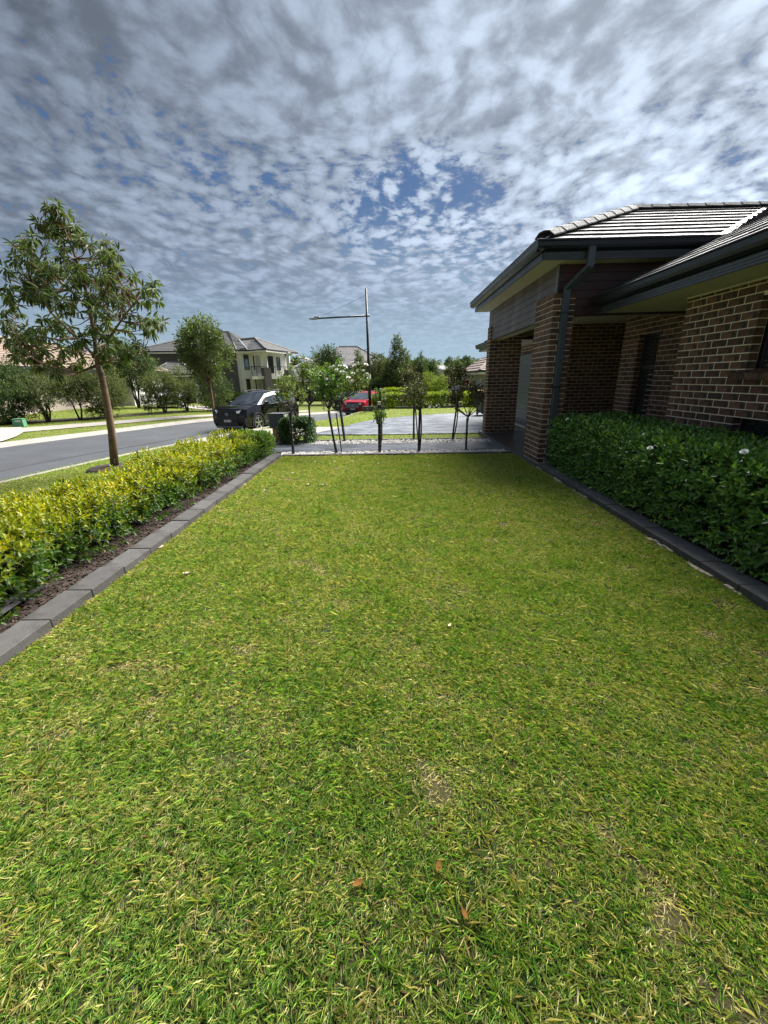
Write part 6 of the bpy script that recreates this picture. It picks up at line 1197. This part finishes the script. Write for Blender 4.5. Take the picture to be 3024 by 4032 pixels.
    MB().add([(-2.0+.0-.02, -.55, 1.40), (-2.0-.02, .55, 1.40), (-1.72-.02, .5, 1.60), (-1.72-.02, -.5, 1.60)], [(0, 3, 2, 1)]).build('rear_window', M_CARGLASS, t)
    for s in (-1, 1):
        for xs in ([0.98, 0.42, -0.22], [-0.30, -0.75, -1.12], [-1.20, -1.45, -1.72]):
            lo = [side(x, .07, s) for x in xs]; hi = [side(x, .70 if x < .6 else .62, s) for x in xs]; hi[0] = side(xs[0]-(.34 if xs[0] > .5 else 0), .70, s)
            MB().add(lo+hi, [(0, 1, 4, 3), (1, 2, 5, 4)]).build('side_window', M_CARGLASS, t)
        for x in (-0.26, -1.16): a, b = side(x+.03, .05, s, .014), side(x-.03, .05, s, .014); c, d = side(x-.03, .72, s, .014), side(x+.03, .72, s, .014); MB().add([a, b, c, d], [(0, 1, 2, 3)]).build('door_pillar', M_CLAD, t)
        # chrome line, door seams, handles, mirror, rails, sills
        mb = MB()
        for x in (0.95, -0.26, -1.12): mb.box(x-.006, x+.006, s*.86, s*.928, .42, 1.10)
        mb.build('door_seam', M_BLACK, t)
        for x in (-0.08, -1.0): MB().box(x-.10, x+.10, s*.895, s*.935, .93, .965).build('door_handle', paint, t, bevel=.01)
        mr = MB().box(0.70, 0.88, s*.93, s*1.07, 1.13, 1.27).build('mirror', paint, t, bevel=.03); MB().box(0.76, 0.84, s*.84, s*.95, 1.12, 1.16).build('mirror_arm', M_CLAD, mr)
        MB().tube([(0.25, s*.60, 1.68), (-0.3, s*.60, 1.735), (-1.0, s*.59, 1.73), (-1.55, s*.57, 1.67)], .018, 6).build('roof_rail', M_CLAD, t)
        if cladding:
            MB().box(-0.92, 0.92, s*.86, s*.932, .27, .40).build('sill', M_CLAD, t, bevel=.015)
            for cx in (1.36, -1.36):
                aa = np.linspace(R(-12), R(192), 15); P0 = [(cx+.40*math.cos(a), .36+.40*math.sin(a)) for a in aa]; P1 = [(cx+.475*math.cos(a), .36+.475*math.sin(a)) for a in aa]; k = len(aa); yo, yi = s*.938, s*.87
                V = [(x, yo, z) for x, z in P0]+[(x, yo, z) for x, z in P1]+[(x, yi, z) for x, z in P0]+[(x, yi, z) for x, z in P1]; MB().add(V, [(i, i+1, k+i+1, k+i) for i in range(k-1)]+[(i, i+1, 2*k+i+1, 2*k+i) for i in range(k-1)]+[(k+i, k+i+1, 3*k+i+1, 3*k+i) for i in range(k-1)]).build('wheel_arch', M_CLAD, t)
        for cx in (1.36, -1.36):
            w = MB(); rr = .36; nn = 24; pr = [(.20, .86), (.30, .925), (.345, .915), (.36, .87), (.36, .72), (.20, .70)]; V = [(cx+r*math.cos(2*math.pi*j/nn), s*y, .36+r*math.sin(2*math.pi*j/nn)) for r, y in pr for j in range(nn)]; w.add(V, [(i*nn+j, i*nn+(j+1) % nn, (i+1)*nn+(j+1) % nn, (i+1)*nn+j) for i in range(len(pr)-1) for j in range(nn)]); wo = w.build('wheel', M_TYRE, t, smooth=True)
            rim = MB(); V = [(cx+r*math.cos(2*math.pi*j/nn), s*y, .36+r*math.sin(2*math.pi*j/nn)) for r, y in ((.235, .90), (.25, .91), (.26, .895), (.235, .80)) for j in range(nn)]; rim.add(V, [(i*nn+j, i*nn+(j+1) % nn, (i+1)*nn+(j+1) % nn, (i+1)*nn+j) for i in range(3) for j in range(nn)])
            for i in range(5):
                a = i*1.2566+.3; c_, s_ = math.cos(a), math.sin(a); rim.obox((cx+c_*.13, s*.885, .36+s_*.13), (c_*.12, 0, s_*.12), (-s_*.035, 0, c_*.035), (0, .012, 0))
            rim.tube([(cx, s*.86, .36), (cx, s*.905, .36)], .045, 10); rim.build('rim', M_RIM, wo); MB().tube([(cx, s*.79, .36), (cx, s*.80, .36)], .235, 20).build('brake_disc', M_CLAD, wo)
        # lights
        hl = MB(); P = [(2.285, s*.42, .93), (2.235, s*.62, .955), (2.06, s*.80, 1.015), (1.84, s*.868, 1.045), (2.06, s*.805, .90), (2.245, s*.60, .84), (2.30, s*.44, .85)]; hl.add([(x+.022, y*1.012, z) for x, y, z in P]+[(x-.05, y*.97, z) for x, y, z in P], [tuple(range(7)) if s > 0 else tuple(range(7))[::-1]]+[(i, (i+1) % 7, 7+(i+1) % 7, 7+i) for i in range(7)]); hl.build('headlight', M_LAMP, t)
        MB().tube([(2.16, s*.70, .55), (2.215, s*.70, .55)], .055, 12).build('fog_lamp', M_LAMP, t); MB().box(2.06, 2.23, s*.60, s*.80, .47, .63).build('fog_surround', M_CLAD, t, bevel=.03)
        MB().add([(-2.20, s*.80, .98), (-2.25, s*.45, .97), (-2.20, s*.45, 1.09), (-2.10, s*.80, 1.10), (-1.88, s*.885, 1.08), (-1.90, s*.90, 1.0)], [(0, 1, 2, 3), (0, 3, 4, 5)]).build('tail_light', M_TAIL, t)
    g = MB().prism([(2.290, -.46, .93), (2.290, .46, .93), (2.312, .58, .76), (2.312, .50, .61), (2.312, -.50, .61), (2.312, -.58, .76)], (.018, 0, 0)).build('grille', M_BLACK, t); bars = MB()
    for zz in (.66, .73, .80, .87): bars.box(2.322, 2.338, -.50, .50, zz-.010, zz+.010)
    for i in range(7): bars.box(2.322, 2.334, -.45+i*.15-.006, -.45+i*.15+.006, .63, .91)
    bars.build('grille_bar', M_CLAD if grille == 'wide' else M_SILVER, g); MB().box(2.285, 2.320, -.50, .50, .93, .96).build('grille_trim', M_CLAD, t)
    aa = np.linspace(0, 2*math.pi, 19); MB().tube([(2.335, .075*math.cos(a), .80+.06*math.sin(a)) for a in aa], .010, 6).tube([(2.335, .035*math.cos(a), .80+.058*math.sin(a)) for a in aa], .008, 6).build('badge', M_SILVER, t)
    MB().prism([(2.26, -.50, .50), (2.26, .50, .50), (2.25, .56, .30), (2.25, -.56, .30)], (.05, 0, 0)).build('lower_intake', M_BLACK, t); MB().prism([(2.20, -.66, .30), (2.20, .66, .30), (2.16, .62, .23), (2.16, -.62, .23)], (.125, 0, 0)).build('skid_plate', M_SILVER, t, bevel=.015)
    for s in (-1, 1): MB().prism([(2.22, s*.62, .32), (2.22, s*.66, .30), (2.10, s*.86, .40), (2.12, s*.84, .46)], (.06, 0, 0)).build('bumper_corner', M_CLAD, t)
    pl = MB().box(2.318, 2.33, -.19, .19, .475, .575).build('number_plate', M_PLATE, t)
    if plate:
        cu = bpy.data.curves.new('plate_letters', 'FONT'); cu.body = plate; cu.size = .105; cu.align_x = 'CENTER'; cu.align_y = 'CENTER'; cu.extrude = .001; tmp = bpy.data.objects.new('plate_letters', cu); COL.objects.link(tmp); dg = bpy.context.evaluated_depsgraph_get(); me = bpy.data.meshes.new_from_object(tmp.evaluated_get(dg)); bpy.data.objects.remove(tmp); to = link('plate_letters', me, M_BLACK, pl, (2.333, 0, .525)); to.rotation_euler = (R(90), 0, R(90))
    for s in (-.35, .25): MB().tube([(1.20, s, 1.14), (0.98, s+.42, 1.285)], .010, 5).build('wiper', M_BLACK, t)
    return t
def roadz(x, y): return float(T(x, y))-0.075
car('parked_car', 'black SUV parked at the near kerb, facing the camera', carpaint('black_paint', (0.006, 0.006, 0.007)), (-6.33, 19.94, roadz(-6.3, 19.9)), R(-108.5), plate='CMU 17S')
car('parked_car', 'red SUV parked beyond the roses beside the light pole', carpaint('red_paint', (0.30, 0.008, 0.018)), (-2.05, 32.6, roadz(-2.2, 31.5)), R(-108), plate='CN 02 FB', grille='thin')
car('parked_car', 'white SUV parked behind the yellow-green hedge, near the fence', carpaint('white_paint', (0.70, 0.72, 0.74)), (7.0, 41.6, at(1800, 1516, 41.6)[2]-1.72), R(-152))
car('parked_car', 'white car half hidden by the bushes in front of the terracotta house', carpaint('white_paint', (0, 0, 0)), (-17.6, 33.0, float(T(-17.6, 33))), R(-60))
car('parked_car', 'dark car mostly hidden behind the roses and the red car', carpaint('charcoal_paint', (0.02, 0.022, 0.025)), (-3.4, 38.3, roadz(-3.4, 38)), R(-118))
